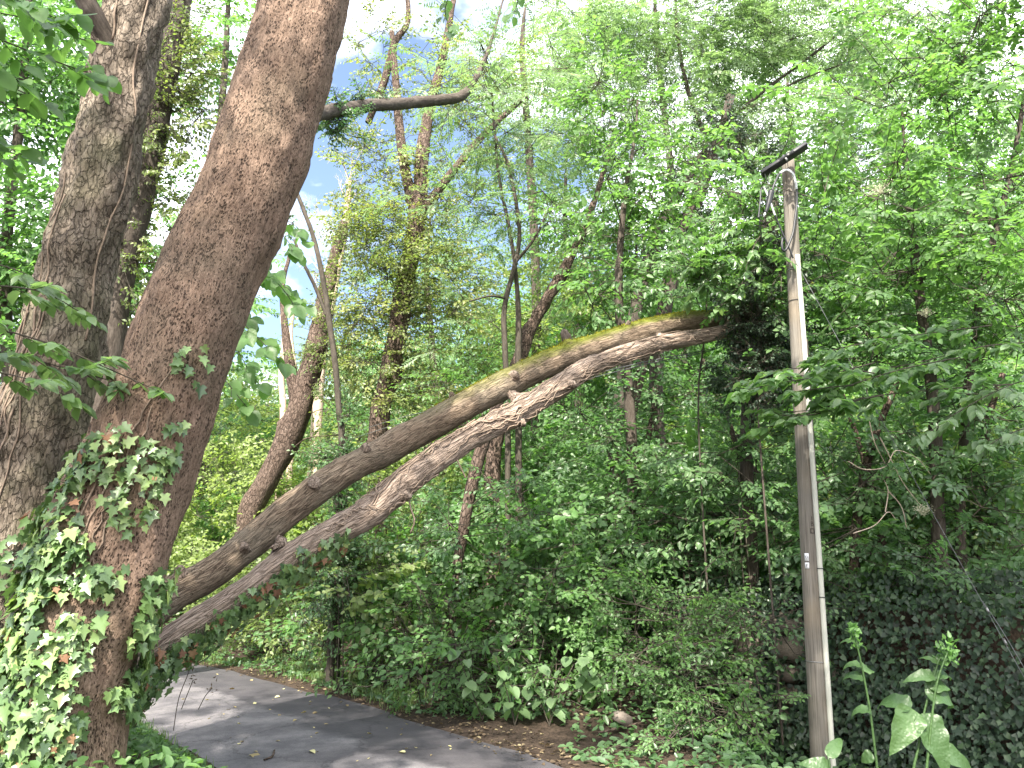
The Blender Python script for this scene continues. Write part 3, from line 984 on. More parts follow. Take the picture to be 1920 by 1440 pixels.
mb = MB(); Tube([q[0] - nn[0] * .03, q[0] + nn[0] * .012, q[0] + nn[0] * .02], [.06, .055, .042], n=8, sides=20, lump=.12).add(mb)
mb.build('branch_scar', M['bark_bare'], tL1, smooth=True, bark=True)
q, nn, tt = T1.surf(np.array([tpos(T1, 1075)]), np.array([2.0]))
mb = MB(); Tube([q[0] - nn[0] * .05, q[0] + nn[0] * .05 + tt[0] * .02, q[0] + nn[0] * .09 + tt[0] * .05], [.06, .05, .03], n=8, sides=12, lump=.25).add(mb)
mb.build('branch_stub', M['bark_dark'], tL1, smooth=True, bark=True)
for px, a, l, w in ((350, 2.6, .02, .05), (455, 3.6, .015, .04), (690, 2.9, .02, .045), (860, 2.3, .03, .03), (960, 3.4, .015, .05), (1180, 2.6, .03, .025)):
    q, nn, tt = T1.surf(np.array([tpos(T1, px)]), np.array([a]))
    mb = MB(); Tube([q[0] - nn[0] * .03 - tt[0] * .02, q[0] + nn[0] * l * .6, q[0] + nn[0] * l + tt[0] * .015], [w * 1.15, w, w * .6], n=8, sides=16, lump=.35, lscale=6, seed=int(px)).add(mb)
    mb.build('bark_knot', M['bark_mossy'] if a < 2.5 else M['bark_bare'], tL1, smooth=True, bark=True)
rng = np.random.default_rng(8)
n = 9000
t = tpos(T1, 800) + (tpos(T1, 1400) - tpos(T1, 800)) * rng.random(n) ** .75
a = math.pi / 2 + rng.normal(.15, .42, n)
q, nn, tt = T1.surf(t, a)
keep = vnoise(q * 7, 4) + .35 * (t - .6) > .42
q, nn, tt = q[keep], nn[keep], tt[keep]
mb = MB()
put(mb, 'slim', q - nn * .004, rots(nn + rng.normal(0, .7, q.shape), rng.normal(size=q.shape)), rng.uniform(.012, .03, len(q)), rng.random(len(q)))
mb.build('moss', M['moss'], tL1, kind='stuff')

LOG2 = [(90, 1500, 4.95, 105), (165, 1360, 5.05, 86), (240, 1270, 5.15, 66), (310, 1210, 5.3, 60), (437, 1126, 5.55, 54), (547, 1046, 5.8, 54), (693, 960, 6.15, 60), (755, 908, 6.3, 52), (865, 832, 6.6, 46), (930, 795, 6.8, 46),
        (985, 766, 6.95, 46), (1083, 702, 7.25, 42), (1117, 683, 7.35, 38), (1225, 647, 7.7, 34), (1306, 633, 7.95, 29), (1350, 624, 8.1, 28), (1372, 608, 8.2, 15)]
P, r = px_path(LOG2)
P, r = to_ground(P, r, (-.05, 0))
_t = Tube(P, r, n=240, sides=8)
tL2 = thing('bare_leaning_tree', 'lower of two bare stems leaning across the road, pinkish bark wrapped in dead vines', 'tree', P[0], 'stems leaning over the road')
T2 = Tube(P, r * .97, n=260, sides=44, lump=.10, lscale=2.8, seed=61,
          bumps=((tpos(_t, 540), 1.7, .05, .06, .5), (tpos(_t, 735), 4.3, .03, .08, .6), (tpos(_t, 990), 1.6, .05, .09, .6), (tpos(_t, 1050), 3.9, .045, .05, .5),
                 (tpos(_t, 1117), 1.5, .03, .05, .5), (tpos(_t, 1250), 1.5, .05, .05, .5), (tpos(_t, 835), 1.5, .03, .06, .5), (tpos(_t, 950), 4.2, .04, .06, .5)))
mb = MB(); T2.add(mb); mb.build('trunk', M['bark_bare'], tL2, smooth=True, bark=True)
for px, a, l, w in [(540, 1.9, .025, .05), (985, 1.5, .09, .045), (1052, 3.9, .07, .035), (1250, 1.3, .06, .025), (738, 4.2, .035, .04), (960, 4.4, .05, .03)]:
    q, nn, tt = T2.surf(np.array([tpos(T2, px)]), np.array([a]))
    mb = MB(); Tube([q[0] - nn[0] * .04, q[0] + nn[0] * l * .4 + tt[0] * .01, q[0] + nn[0] * l], [w * 1.4, w, w * .55], n=10, sides=14, lump=.4, lscale=8, seed=int(px)).add(mb)
    mb.build('branch_stub', M['bark_bare'], tL2, smooth=True, bark=True)
# dead climbing stems clinging to the lower stem
tV = thing('dead_creeper', 'dry tan creeper stems wound round the lower leaning stem', 'creeper', T2.P[60])
rng = np.random.default_rng(19)
for k in range(30):
    px0 = rng.choice([rng.uniform(500, 760), rng.uniform(680, 900), rng.uniform(860, 1060), rng.uniform(1000, 1250)])
    l = rng.uniform(80, 240)
    t = np.linspace(tpos(T2, px0), tpos(T2, min(px0 + l, 1330)), 24)
    a = rng.uniform(1.6, 4.6) + np.cumsum(rng.normal(0, .14, 24)) + rng.uniform(-1.3, 1.3) * np.linspace(0, 1, 24)
    q, nn, _ = T2.surf(t, a)
    lift = .006 + .012 * np.abs(np.sin(np.linspace(0, 3, 24) * rng.uniform(1, 4)))
    mb = MB(); Tube(q + nn * lift[:, None], np.full(24, rng.uniform(.003, .0075)), n=50, sides=5, lump=.25).add(mb)
    mb.build('stem', M['vine'], tV, smooth=True, bark=True)
for px, a, pts in [(745, 4.4, ((0, 0, 0), (.02, 0, -.1), (.06, -.05, -.2), (.03, -.05, -.3))), (690, 4.5, ((0, 0, 0), (-.1, -.03, -.04), (-.22, -.03, 0), (-.34, 0, -.03))), (840, 4.5, ((0, 0, 0), (.05, 0, -.1), (.08, 0, -.16)))]:
    q, nn, _ = T2.surf(np.array([tpos(T2, px)]), np.array([a]))
    mb = MB(); Tube(q[0] + np.array(pts), np.full(len(pts), .007), n=20, sides=5).add(mb)
    mb.build('stem', M['vine'], tV, smooth=True, bark=True)

# ================================================================ ivy on the big trunk and under the lower stem
IVYM = leaf_meshes('ivy', M['leaf_ivy_each'], 6)


def ivy_points(T, n, poly, rng, alo, ahi, thr=.36, seed=2, tlo=0, thi=1):
    t = rng.uniform(tlo, thi, n); a = rng.uniform(alo, ahi, n)
    q, nn, tt = T.surf(t, a)
    ok = inpoly(proj(q), poly) & (vnoise(q * 6.0, seed) + .25 * vnoise(q * 15, seed + 1) > thr + .14)
    return q[ok], nn[ok], tt[ok]


def ivy_rot(nn, rng, up=.35, sp=.55):
    down = np.array([[0, 0, -1.0]]) + rng.normal(0, sp, nn.shape)
    z = nn + np.array([[0, 0, up]]) + rng.normal(0, .3, nn.shape)
    x = down - z * np.sum(down * z, -1, keepdims=True) / np.sum(z * z, -1, keepdims=True)
    return rots(x, z)


rng = np.random.default_rng(77)
polyB = [(395, 636), (370, 640), (325, 668), (322, 745), (270, 760), (180, 815), (120, 900), (70, 980), (0, 1060), (-120, 1160), (-200, 1500), (135, 1500), (150, 1370), (165, 1230), (195, 1130), (250, 1020), (300, 940), (330, 840), (350, 760), (392, 690)]
polyB2 = [(300, 1045), (335, 1090), (330, 1200), (320, 1330), (225, 1350), (190, 1290), (245, 1180), (262, 1090)]
q1, n1, _ = ivy_points(TB, 19000, polyB, rng, 1.2, 4.9, .33, 3, 0, .66)
k1 = rng.random(len(q1)) < np.interp(proj(q1)[:, 1], [640, 800, 1000, 1150], [.22, .5, .8, 1.0])
q1, n1 = q1[k1], n1[k1]
q2, n2, _ = ivy_points(TB, 4500, polyB2, rng, 2.2, 5.6, .36, 4, 0, .5)
q3, n3, _ = ivy_points(TA, 5000, [(150, 820), (120, 1000), (95, 1130), (60, 1450), (-200, 1450), (-60, 1060), (40, 990), (100, 900)], rng, 1.6, 5.0, .5, 5, 0, .5)
n_each = 290
ivy = thing('climbing_ivy', 'green ivy with lobed leaves climbing the foot of the thick brown trunk', 'ivy', TB.P[60])
Q, N = np.vstack([q1[:1750], q2[:330]]), np.vstack([n1[:1750], n2[:330]])
pr = proj(Q)
inside = (pr[:, 0] > -10) & (pr[:, 1] < 1450)
near = np.where(inside)[0]
first = rng.permutation(near)[:n_each]
rest = np.setdiff1d(np.arange(len(Q)), first)
sz = rng.uniform(.036, .084, len(Q)) * (1 + .1 * (pr[:, 1] > 1000))
Rv = ivy_rot(N, rng, .45)
X = Q + N * rng.uniform(.015, .075, (len(Q), 1))
sz[first] *= 1.12
leaf_parts(ivy, IVYM, X[first] + N[first] * .015, Rv[first], sz[first])
DRY = leaf_meshes('ivy', M['rust_leaf'], 4)
dry = rest[:46]; rest = rest[46:]
leaf_parts(ivy, DRY, X[dry] + N[dry] * .01, Rv[dry], sz[dry] * .9, 'withered_leaf')
mb = MB(); put(mb, 'ivy', X[rest], Rv[rest], sz[rest], np.clip(rng.normal(.42, .3, len(rest)), 0, 1))
thin(mb, Q, X, .0016, .0012, .05)
mb.build('foliage', M['leaf_ivy'], ivy, kind='stuff', smooth=True)
for k in range(26):
    t0 = rng.uniform(.12, .36); l = rng.uniform(.08, .25)
    t = np.linspace(t0, min(t0 + l, .53), 26); a = rng.uniform(2.2, 3.7) + np.cumsum(rng.normal(0, .05, 26))
    q, nn, _ = TB.surf(t, a)
    ok = inpoly(proj(q), polyB)
    if ok.sum() > 12:
        q, nn = q[ok], nn[ok]
        mb = MB(); Tube(q + nn * .006, np.full(len(q), rng.uniform(.004, .009)), n=40, sides=5).add(mb)
        mb.build('stem', M['vine'], ivy, smooth=True, bark=True)
iv2 = thing('trunk_ivy', 'sparse dark ivy on the foot of the flaking grey trunk', 'ivy', TA.P[60])
mb = MB(); k = min(len(q3), 260)
put(mb, 'ivy', q3[:k] + n3[:k] * rng.uniform(.01, .06, (k, 1)), ivy_rot(n3[:k], rng), rng.uniform(.06, .11, k), rng.random(k) * .5)
mb.build('foliage', M['leaf_ivy'], iv2, kind='stuff', smooth=True)
mb = MB()
for k in range(5):
    t = np.linspace(rng.uniform(.08, .15), rng.uniform(.3, .42), 22); a = rng.uniform(2.4, 3.8) + np.cumsum(rng.normal(0, .06, 22))
    q, nn, _ = TA.surf(t, a); Tube(q + nn * .006, np.full(22, .006), n=36, sides=5).add(mb)
mb.build('stems', M['vine'], iv2, smooth=True, bark=True, kind='stuff')

# withered ivy hanging under the lower stem, dry leaves among green ones
iv3 = thing('hanging_ivy', 'half withered ivy hanging in a fringe under the low end of the vine-wrapped leaning stem', 'ivy', T2.P[40])
n = 900
tt_ = tpos(T2, 225) + (tpos(T2, 640) - tpos(T2, 225)) * rng.random(n) ** 1.45
a = rng.normal(4.35, .42, n)
q, nn, _ = T2.surf(tt_, a)
X = q + nn * rng.uniform(.01, .05, (n, 1)) + np.array([[0, 0, -1]]) * (rng.random((n, 1)) ** 2 * .11) * (1.5 - 1.9 * tt_[:, None])
Rv = ivy_rot(nn, rng, 0, .35)
sz = rng.uniform(.038, .078, n)
RUST = leaf_meshes('ivy', M['rust_leaf'], 5)
leaf_parts(iv3, RUST, X[:110], Rv[:110], sz[:110], 'withered_leaf')
leaf_parts(iv3, IVYM, X[110:300], Rv[110:300], sz[110:300])
mb = MB(); put(mb, 'ivy', X[300:], Rv[300:], sz[300:], np.clip(rng.normal(.3, .2, n - 300), 0, 1)); thin(mb, q, X, .002, .0015, .05)
mb.build('foliage', M['leaf_ivy'], iv3, kind='stuff', smooth=True)

# ================================================================ utility pole and what hangs on it
pp = [(1541, 1440, 7.0, 39), (1533, 1300, 7.0, 36.5), (1520, 1100, 7.0, 33), (1508, 900, 7.0, 30), (1500, 800, 7.0, 28.5), (1494, 690, 7.0, 27), (1488, 480, 7.0, 25), (1477, 300, 7.0, 23)]
P, r = px_path([pp[0], pp[-1]])
P = np.vstack([P[0] + (P[0] - P[1]) * .14, P]); r = np.concatenate([[r[0] * 1.05], r])
pole = thing('utility_pole', 'weathered wooden utility pole with a pale conduit fixed up its right side', 'utility pole', (P[0][0], P[0][1], gz(P[0][0], P[0][1])))
TP = Tube(P, r, n=70, sides=32, lump=.02, seed=3)
mb = MB(); TP.add(mb); mb.build('pole', M['pole'], pole, smooth=True, bark=True)


def pole_at(py, a, off=0.0):
    yy = proj(TP.P)[:, 1]
    t = float(np.interp(-py, -yy, np.arange(TP.n) / (TP.n - 1)))
    q, nn, tt = TP.surf(np.array([t]), np.array([a]))
    return q[0] + nn[0] * off, nn[0], tt[0]


cpts = [pole_at(y, aa, .016)[0] for y, aa in [(1470, 3.84), (1300, 3.8), (1100, 3.74), (900, 3.62), (800, 3.55), (690, 3.48), (600, 3.4), (484, 3.26)]]
mb = MB(); TC = Tube(cpts, np.full(len(cpts), .0235), n=60, sides=14); TC.add(mb, True, True)
mb.build('conduit', M['conduit'], pole, smooth=True, bark=True)
# dark strip of back-plate beside the conduit
bp_ = [pole_at(y, aa, .006)[0] for y, aa in [(1470, 4.15), (1100, 4.1), (800, 4.0), (640, 3.9)]]
mb = MB(); Tube(bp_, np.full(4, .02), n=30, sides=8).add(mb); mb.build('backing_strip', M['carve'], pole, smooth=True, bark=True)
for y in (1068, 1112, 500, 562, 1236):
    c, nn, tt = pole_at(y, 0, 0)
    k = int(np.argmin(np.linalg.norm(TP.P - c, axis=1)))
    rr = TP.r[k] + .004
    th = np.linspace(0, 2 * math.pi, 33)
    ring = TP.P[k] + np.outer(np.cos(th), TP.U[k]) * rr + np.outer(np.sin(th), TP.V[k]) * rr
    if y in (1068, 1112):                      # clamps round the conduit only
        cc = TC.P[int(np.argmin(np.abs(proj(TC.P)[:, 1] - y)))]
        ring = cc + np.outer(np.cos(th), TP.U[k]) * .025 + np.outer(np.sin(th), TP.V[k]) * .025
    mb = MB(); Tube(ring, np.full(33, .0045 if y in (1068, 1112) else .003), n=60, sides=6).add(mb)
    mb.build('strap', M['black'] if y in (1068, 1112, 562) else M['steel'], pole, smooth=True, bark=True)


def card(mb, c, nn, up, w, h, th=.003):
    rt = norm(np.cross(up, nn)); up = norm(np.cross(nn, rt))
    v = [c + rt * (sx * w / 2) + up * (sy * h / 2) + nn * (sz * th) for sz in (0, 1) for sx, sy in ((-1, -1), (1, -1), (1, 1), (-1, 1))]
    mb.add(np.array(v), [np.array([(4, 5, 6, 7), (3, 2, 1, 0), (0, 1, 5, 4), (1, 2, 6, 5), (2, 3, 7, 6), (3, 0, 4, 7)])])


def text_mesh(txt, size):
    cu = bpy.data.curves.new('digits', 'FONT'); cu.body = txt; cu.size = size; cu.extrude = .0006; cu.align_x = 'CENTER'; cu.align_y = 'CENTER'
    o = bpy.data.objects.new('digits', cu); COL.objects.link(o)
    dg = bpy.context.evaluated_depsgraph_get()
    me = bpy.data.meshes.new_from_object(o.evaluated_get(dg))
    bpy.data.objects.remove(o)
    return me


def on_pole(me, mat, name, c, nn, up, parent):
    me.materials.clear(); me.materials.append(mat)
    rt = norm(np.cross(up, nn)); up = norm(np.cross(nn, rt))
    o = link(name, me, parent)
    b = np.array(pole.matrix_world.translation)
    o.matrix_basis = Matrix([[rt[i], up[i], nn[i], c[i] - b[i]] for i in range(3)] + [[0, 0, 0, 1]])
    return o


for y, h, tx, nm in ((1045, .068, 'D', 'upper'), (1060.5, .052, 'P', 'lower')):
    c, nn, tt = pole_at(y, 2.42, .002)
    mb = MB(); card(mb, c, nn, tt, .036, h); mb.build('number_plate', M['plate'], pole)
    on_pole(text_mesh(tx, .034), M['print'], 'plate_print', c + nn * .004, nn, tt, pole)
for y, tx, s_ in ((973, 'I', .05), (983, 'B', .055), (996, '\u25a1', .05)):
    c, nn, tt = pole_at(y, 3.2, .001)
    if tx == '\u25a1':
        rt = norm(np.cross(tt, nn)); mb = MB()
        for (ox, oy, w_, h_) in ((-.016, 0, .007, .045), (.016, 0, .007, .045), (0, .019, .039, .007), (0, -.019, .039, .007)):
            card(mb, c + rt * ox + tt * oy, nn, tt, w_, h_, .0022)
        mb.build('carved_mark', M['carve'], pole)
    else:
        on_pole(text_mesh(tx, s_), M['carve'], 'carved_mark', c + nn * .002, nn, tt, pole)
# black bar across the pole head, with its bracket and bolts
a, b = at(1428, 327, 6.93), at(1513, 272, 6.78)
ax = norm(b - a)
mb = MB(); nn = norm(np.cross(ax, np.array([0.25, -.35, -1.0]))); sd = np.cross(ax, nn)
v = [p + nn * sx * .045 + sd * sy * .02 for p in (a, b) for sx, sy in ((-1, -1), (1, -1), (1, 1), (-1, 1))]
mb.add(np.array(v), [np.array([(0, 1, 2, 3), (7, 6, 5, 4), (0, 4, 5, 1), (1, 5, 6, 2), (2, 6, 7, 3), (3, 7, 4, 0)])])
bar = mb.build('crossbar', M['black'], pole)
bar.modifiers.new('edge', 'BEVEL').width = .004
mb = MB(); c = a + (b - a) * .52
Tube([c - sd * .05 - nn * .03, c + sd * .03 - nn * .03], [.012, .012], n=4, sides=8).add(mb, True); mb.build('bolt', M['steel'], pole, smooth=True, bark=True)
c2 = a + (b - a) * .28
for k in range(2):
    mb = MB(); p0 = c2 + ax * (.05 * k) + nn * .05
    Tube([p0, p0 + np.array([0, 0, .05]), p0 + np.array([0, 0, .07])], [.018, .026, .012], n=8, sides=10).add(mb, True); mb.build('insulator', M['rust_leaf'], pole, smooth=True, bark=True)
for pts in ([(1447, 312), (1440, 340), (1436, 356)], [(1434, 326), (1436, 334), (1438, 338)]):
    mb = MB(); Tube([at(x_, y_, 6.9) for x_, y_ in pts], np.full(len(pts), .004), n=12, sides=5).add(mb); mb.build('tail_wire', M['black'], pole, smooth=True, bark=True)

cab = thing('drop_cable', 'black cable looped round the pole head with a grey sleeve over its arch', 'cable', at(1478, 318, 6.85))
for nm, mat, rad, pts in (
        ('loop', 'black', .011, [(1446, 362, 6.8), (1452, 345, 6.8), (1458, 331, 6.82), (1463, 324, 6.83)]),
        ('sleeve', 'sleeve', .0125, [(1462, 325, 6.83), (1470, 320, 6.84), (1478, 319.5, 6.84), (1487, 327, 6.84), (1492, 342, 6.85), (1493.5, 355, 6.86)]),
        ('loop', 'black', .012, [(1493.5, 353, 6.86), (1494, 380, 6.87), (1491, 408, 6.86), (1487, 436, 6.85), (1479, 458, 6.84), (1473, 469, 6.84), (1468, 470, 6.83), (1466, 460, 6.83), (1467, 446, 6.84)]),
        ('lead', 'black', .008, [(1422, 408, 6.75), (1425, 380, 6.76), (1427, 356, 6.78), (1430, 351.5, 6.79)]),
        ('sleeve', 'sleeve', .009, [(1430, 351.5, 6.79), (1434, 355, 6.8), (1440, 368, 6.8), (1447, 387, 6.8), (1453, 404, 6.81)]),
        ('lead', 'black', .0085, [(1453, 403, 6.81), (1462, 425, 6.83), (1473, 450, 6.84), (1482, 471, 6.85), (1487, 484, 6.86)])):
    mb = MB(); Tube([at(*p) for p in pts], np.full(len(pts), rad), n=40, sides=8).add(mb, True, True); mb.build(nm, M[mat], cab, smooth=True, bark=True)
can = thing('splice_case', 'tapered black splice case hanging left of the pole head', 'cable fitting', at(1442, 380, 6.8))
mb = MB(); Tube([at(1446.5, 358, 6.8), at(1446, 360, 6.8), at(1440, 385, 6.8), at(1435, 400, 6.8)], [.03, .033, .024, .013], n=16, sides=18).add(mb, True, True)
mb.build('case', M['black'], can, smooth=True, bark=True)
mb = MB(); Tube([at(1435, 399, 6.8), at(1433, 404, 6.8), at(1432, 408, 6.8)], [.013, .014, .006], n=8, sides=10).add(mb, True, True); mb.build('cap', M['steel'], can, smooth=True, bark=True)

guy = thing('guy_wire', 'thin steel stay wire slanting from the pole down to the right bank', 'stay wire', at(1955, 1330, 6.3))
A_, B_ = at(1490, 486, 6.9), at(1962, 1345, 6.2)
mb = MB(); Tube([A_, (A_ + B_) / 2 - np.array([0, 0, .03]), B_], np.full(3, .0024), n=20, sides=5).add(mb); mb.build('strand', M['wire'], guy, smooth=True, bark=True)
k0 = .79
mb = MB(); C_ = A_ + (B_ - A_) * k0
Tube([C_, C_ + (B_ - C_) * .25 + np.array([.02, 0, .012]), C_ + (B_ - C_) * .6 + np.array([.03, 0, .02]), B_ + np.array([.03, 0, 0])], np.full(4, .003), n=20, sides=5).add(mb); mb.build('return_strand', M['wire'], guy, smooth=True, bark=True)
for kk in (.8, .86):
    C_ = A_ + (B_ - A_) * kk; mb = MB(); T_ = norm(B_ - A_); Tube([C_, C_ + T_ * .05], [.011, .011], n=4, sides=8).add(mb, True); mb.build('clamp', M['steel'], guy, smooth=True, bark=True)

for k, (dy, lab) in enumerate(((0, 'upper of two thin wires crossing left of the mossy leaning stem'), (9, 'lower of two thin wires crossing left of the mossy leaning stem'))):
    pts = [at(150, 975 + dy * 1.2, 26), at(430, 888 + dy * 1.3, 19), at(585, 838 + dy * 1.2, 15.5), at(745, 785 + dy * 1.2, 12.5), at(950, 740 + dy, 10), at(1220, 676 + dy * .5, 8.2), at(1292, 664 + dy * .4, 8.0), at(1370, 630 + dy * .4, 9.8), at(1428, 500 + dy, 9.2), at(1424, 405 + dy, 6.76)]
    w = thing('overhead_wire', lab, 'wire', pts[0], 'telephone wires')
    mb = MB(); Tube(pts, np.full(len(pts), .0055), n=90, sides=5).add(mb); mb.build('strand', M['wire'] if True else None, w, smooth=True, bark=True)

# ================================================================ trees
def stem_px(pts, ground_it=True, **kw):
    P, r = px_path(pts)
    if ground_it:
        P, r = to_ground(P, r)
    return (P, r, kw)


# --- left background: tree wrapped in ivy between the two trunks, with a limb reaching right behind the trunk
s1 = stem_px([(190, 760, 9, 55), (225, 520, 9, 50), (262, 380, 9, 48), (300, 200, 9, 44), (335, 20, 9, 40), (360, -120, 9, 30)], lump=.15)
limb = [(508, 232, 4.75, 40), (545, 224, 5.6, 34), (600, 213, 6.8, 27), (690, 198, 8.0, 23), (730, 196, 8.5, 21), (765, 193, 9.0, 21), (830, 187, 9.8, 20), (862, 182, 10.2, 19), (884, 160, 10.6, 14), (904, 122, 11.0, 10), (920, 80, 11.5, 6.5), (935, 30, 12, 4), (948, -20, 12.4, 2.5)]
Pl, rl = px_path(limb)
TLb = Tube(Pl, rl, lump=.16, n=110, sides=14, seed=9, bumps=((.55, 1.5, .03, .08, .6), (.66, 4, .03, .1, .8)))
mb = MB(); TLb.add(mb); mb.build('branch', M['bark_dark'], tB, smooth=True, bark=True)
plant('ivy_clad_tree', 'ivy wrapped leaning tree seen between the two big trunks', 'tree', [s1],
      [ell(325, 200, 9, 65, 230, .5, 2.2), ell(270, 420, 9, 60, 170, .5, 2.2),],
      'ivyish', .8, M['leaf_yellow'], M['bark_dark'], seed=1, crad=.2, tint=.35)

lv = [TLb.P[k] + np.array([0, 0, .9 * TLb.r[k]]) for k in range(14, 62, 6)]
plant('limb_ivy', 'ivy tuft on the horizontal limb where it leaves the thick trunk at the top', 'ivy', [(np.array(lv), np.full(len(lv), .008), dict(sides=5))],
      [ell(625, 205, 7.2, 45, 32, .25, 3.0), ell(672, 190, 7.8, 32, 18, .2, 2.2), ell(622, 240, 7.2, 30, 22, .2, 2.0), ell(720, 180, 8.4, 40, 10, .15, 1.2)], 'ivyish', .62, M['leaf_deep'], M['bark_twig'], seed=7, crad=.1, tint=.35, stem_name='stem', crown_name='foliage', limbs=False)

# --- left: broad-leaved trees filling the space behind and before the trunks
plant('lime_tree', 'bright green broad-leaved tree behind the trunks at the left edge', 'tree',
      [stem_px([(20, 900, 17, 26), (10, 500, 17, 22), (40, 200, 17, 16), (60, -80, 17, 10)])],
      [ell(30, 110, 17, 220, 190, 2.0, 4.2), ell(70, 450, 17, 230, 190, 2.0, 4.2), ell(30, 760, 16.5, 150, 160, 1.6, 2.6), ell(330, 540, 17, 120, 120, 1.2, 1.8), ell(290, 720, 16.5, 110, 110, 1.0, 1.8)],
      'ovate_near', 1.7, M['leaf_lime'], M['bark_dark'], seed=2, group='broad-leaved trees on the left', crad=.5, limb_min=.03)
plant('lime_tree', 'taller broad-leaved tree farther back between the two big trunks', 'tree',
      [stem_px([(380, 900, 21, 20), (390, 500, 21, 17), (420, 150, 21, 12), (430, -60, 21, 8)])],
      [ell(390, 40, 21, 105, 120, 1.6, 2.0), ell(370, 540, 21, 90, 200, 1.6, 2.2), ell(150, 600, 22, 230, 280, 2, 2.4), ell(120, 100, 22, 220, 220, 2, 2.2)],
      'ovate', 2.0, M['leaf_lime'], M['bark_dark'], seed=3, group='broad-leaved trees on the left', crad=.6, limb_min=.03)

# near spray of big leaves, each leaf its own part
ROUND = leaf_meshes('round', M['leaf_lime_each'], 6)
OVAL = leaf_meshes('oval', M['leaf_fresh_each'], 6)


def leafy_branch(name, label, paths, kind, meshes, size, per_m, seed, mat, rad=.006, droop=.4, cat='branch', group=None, cap=300, side=.35, pitch=0.0, spread=.25, vert=.0):
    """a few twigs with individually built leaves"""
    rng = np.random.default_rng(seed)
    pts0 = np.array(paths[0])
    root = thing(name, label, cat, pts0[0], group)
    P, X, Z = [], [], []
    for pts in paths:
        tb = Tube(pts, np.linspace(rad, rad * .45, len(pts)), n=max(8, 6 * len(pts)), sides=6, lump=.1)
        m_ = MB(); tb.add(m_); m_.build('twig', mat, root, smooth=True, bark=True)
        L = tb.len[-1]
        sub = []
        k = 0
        for sgl in np.arange(.1 * L, L, .16):
            k += 1
            i = int(sgl / L * (tb.n - 1)); a = tb.P[i]; T = tb.T[i]
            sd = norm(np.cross(T, np.array([0, 0, 1.0]))) * (1 if k % 2 else -1)
            dv = norm(T * .7 + sd * .8 + rng.normal(0, .2, 3) + np.array([0, 0, -.12]))
            sub.append((a, a + dv * side * rng.uniform(.5, 1.2) * (1 - .4 * sgl / L)))
        sub.append((tb.P[-3], tb.P[-1] + (tb.P[-1] - tb.P[-3]) * .2))
        A = np.array([q[0] for q in sub]); B_ = np.array([q[1] for q in sub])
        m_ = MB(); thin(m_, A, B_, rad * .45, rad * .22); m_.build('twiglets', mat, root, bark=True, kind='stuff')
        for a, b in sub:
            l = np.linalg.norm(b - a); T = (b - a) / (l + 1e-9)
            n_ = max(2, int(round(l * per_m)))
            for i in range(n_):
                t = .2 + .8 * (i + rng.uniform(-.2, .2)) / max(1, n_ - 1)
                sd = norm(np.cross(T, np.array([0, 0, 1.0]))) * (1 if i % 2 else -1)
                X.append(T * .6 + sd * rng.uniform(.5, 1.1) + np.array([0, 0, -abs(rng.normal(droop, .25))]))
                Z.append(np.array([rng.normal(0, spread), rng.normal(0, spread) - vert - .35, 1.0]))
                P.append(a + (b - a) * min(t, 1.02))
    P, X, Z = np.array(P), np.array(X), np.array(Z)
    ix = rng.permutation(len(P)); P, Rv, sz = P[ix], rots(X[ix], Z[ix]), size * rng.uniform(.65, 1.2, len(P))
    leaf_parts(root, meshes, P[:cap], Rv[:cap], sz[:cap])
    if len(P) > cap:
        m_ = MB(); put(m_, kind, P[cap:], Rv[cap:], sz[cap:], rng.random(len(P) - cap)); m_.build('foliage', M[meshes[0].materials[0].name.replace('_each', '')], root, kind='stuff', smooth=True)
    return root


leafy_branch('leafy_branch', 'nearest bough of large bright round leaves at the top left corner', [
    [at(-200, 20, 3.6), at(-40, 60, 3.7), at(90, 110, 3.8), at(205, 150, 3.9)],
    [at(-150, -80, 3.5), at(0, -20, 3.6), at(120, 60, 3.7), at(180, 80, 3.8)],
    [at(-160, 140, 3.7), at(-20, 150, 3.8), at(80, 190, 3.9)],
    [at(-200, 240, 3.9), at(-60, 260, 4.0), at(60, 300, 4.1)], [at(-150, -10, 3.9), at(-20, 20, 4.0), at(80, 40, 4.1)], [at(-180, 90, 3.5), at(-60, 110, 3.6), at(40, 150, 3.7)], [at(-180, -60, 3.3), at(-60, -40, 3.4), at(50, 10, 3.5), at(140, 50, 3.6)]], 'round', ROUND, .11, 24, 1, M['bark_twig'], vert=.5)
leafy_branch('leafy_branch', 'drooping bough of pointed leaves crossing in front of the flaking grey trunk', [
    [at(-200, 640, 3.9), at(-60, 610, 4.0), at(80, 640, 4.1), at(200, 690, 4.2), at(300, 735, 4.2)],
    [at(-200, 590, 3.9), at(-60, 540, 4.0), at(70, 545, 4.1), at(160, 590, 4.2)],
    [at(-220, 720, 3.8), at(-80, 690, 3.9), at(50, 710, 4.0), at(130, 745, 4.1)], [at(-200, 480, 4.1), at(-80, 480, 4.2), at(40, 510, 4.3), at(120, 560, 4.3)], [at(-150, 660, 4.1), at(0, 660, 4.2), at(120, 690, 4.3), at(230, 720, 4.3)]], 'oval', OVAL, .1, 40, 2, M['bark_twig'], droop=.25, spread=.3)
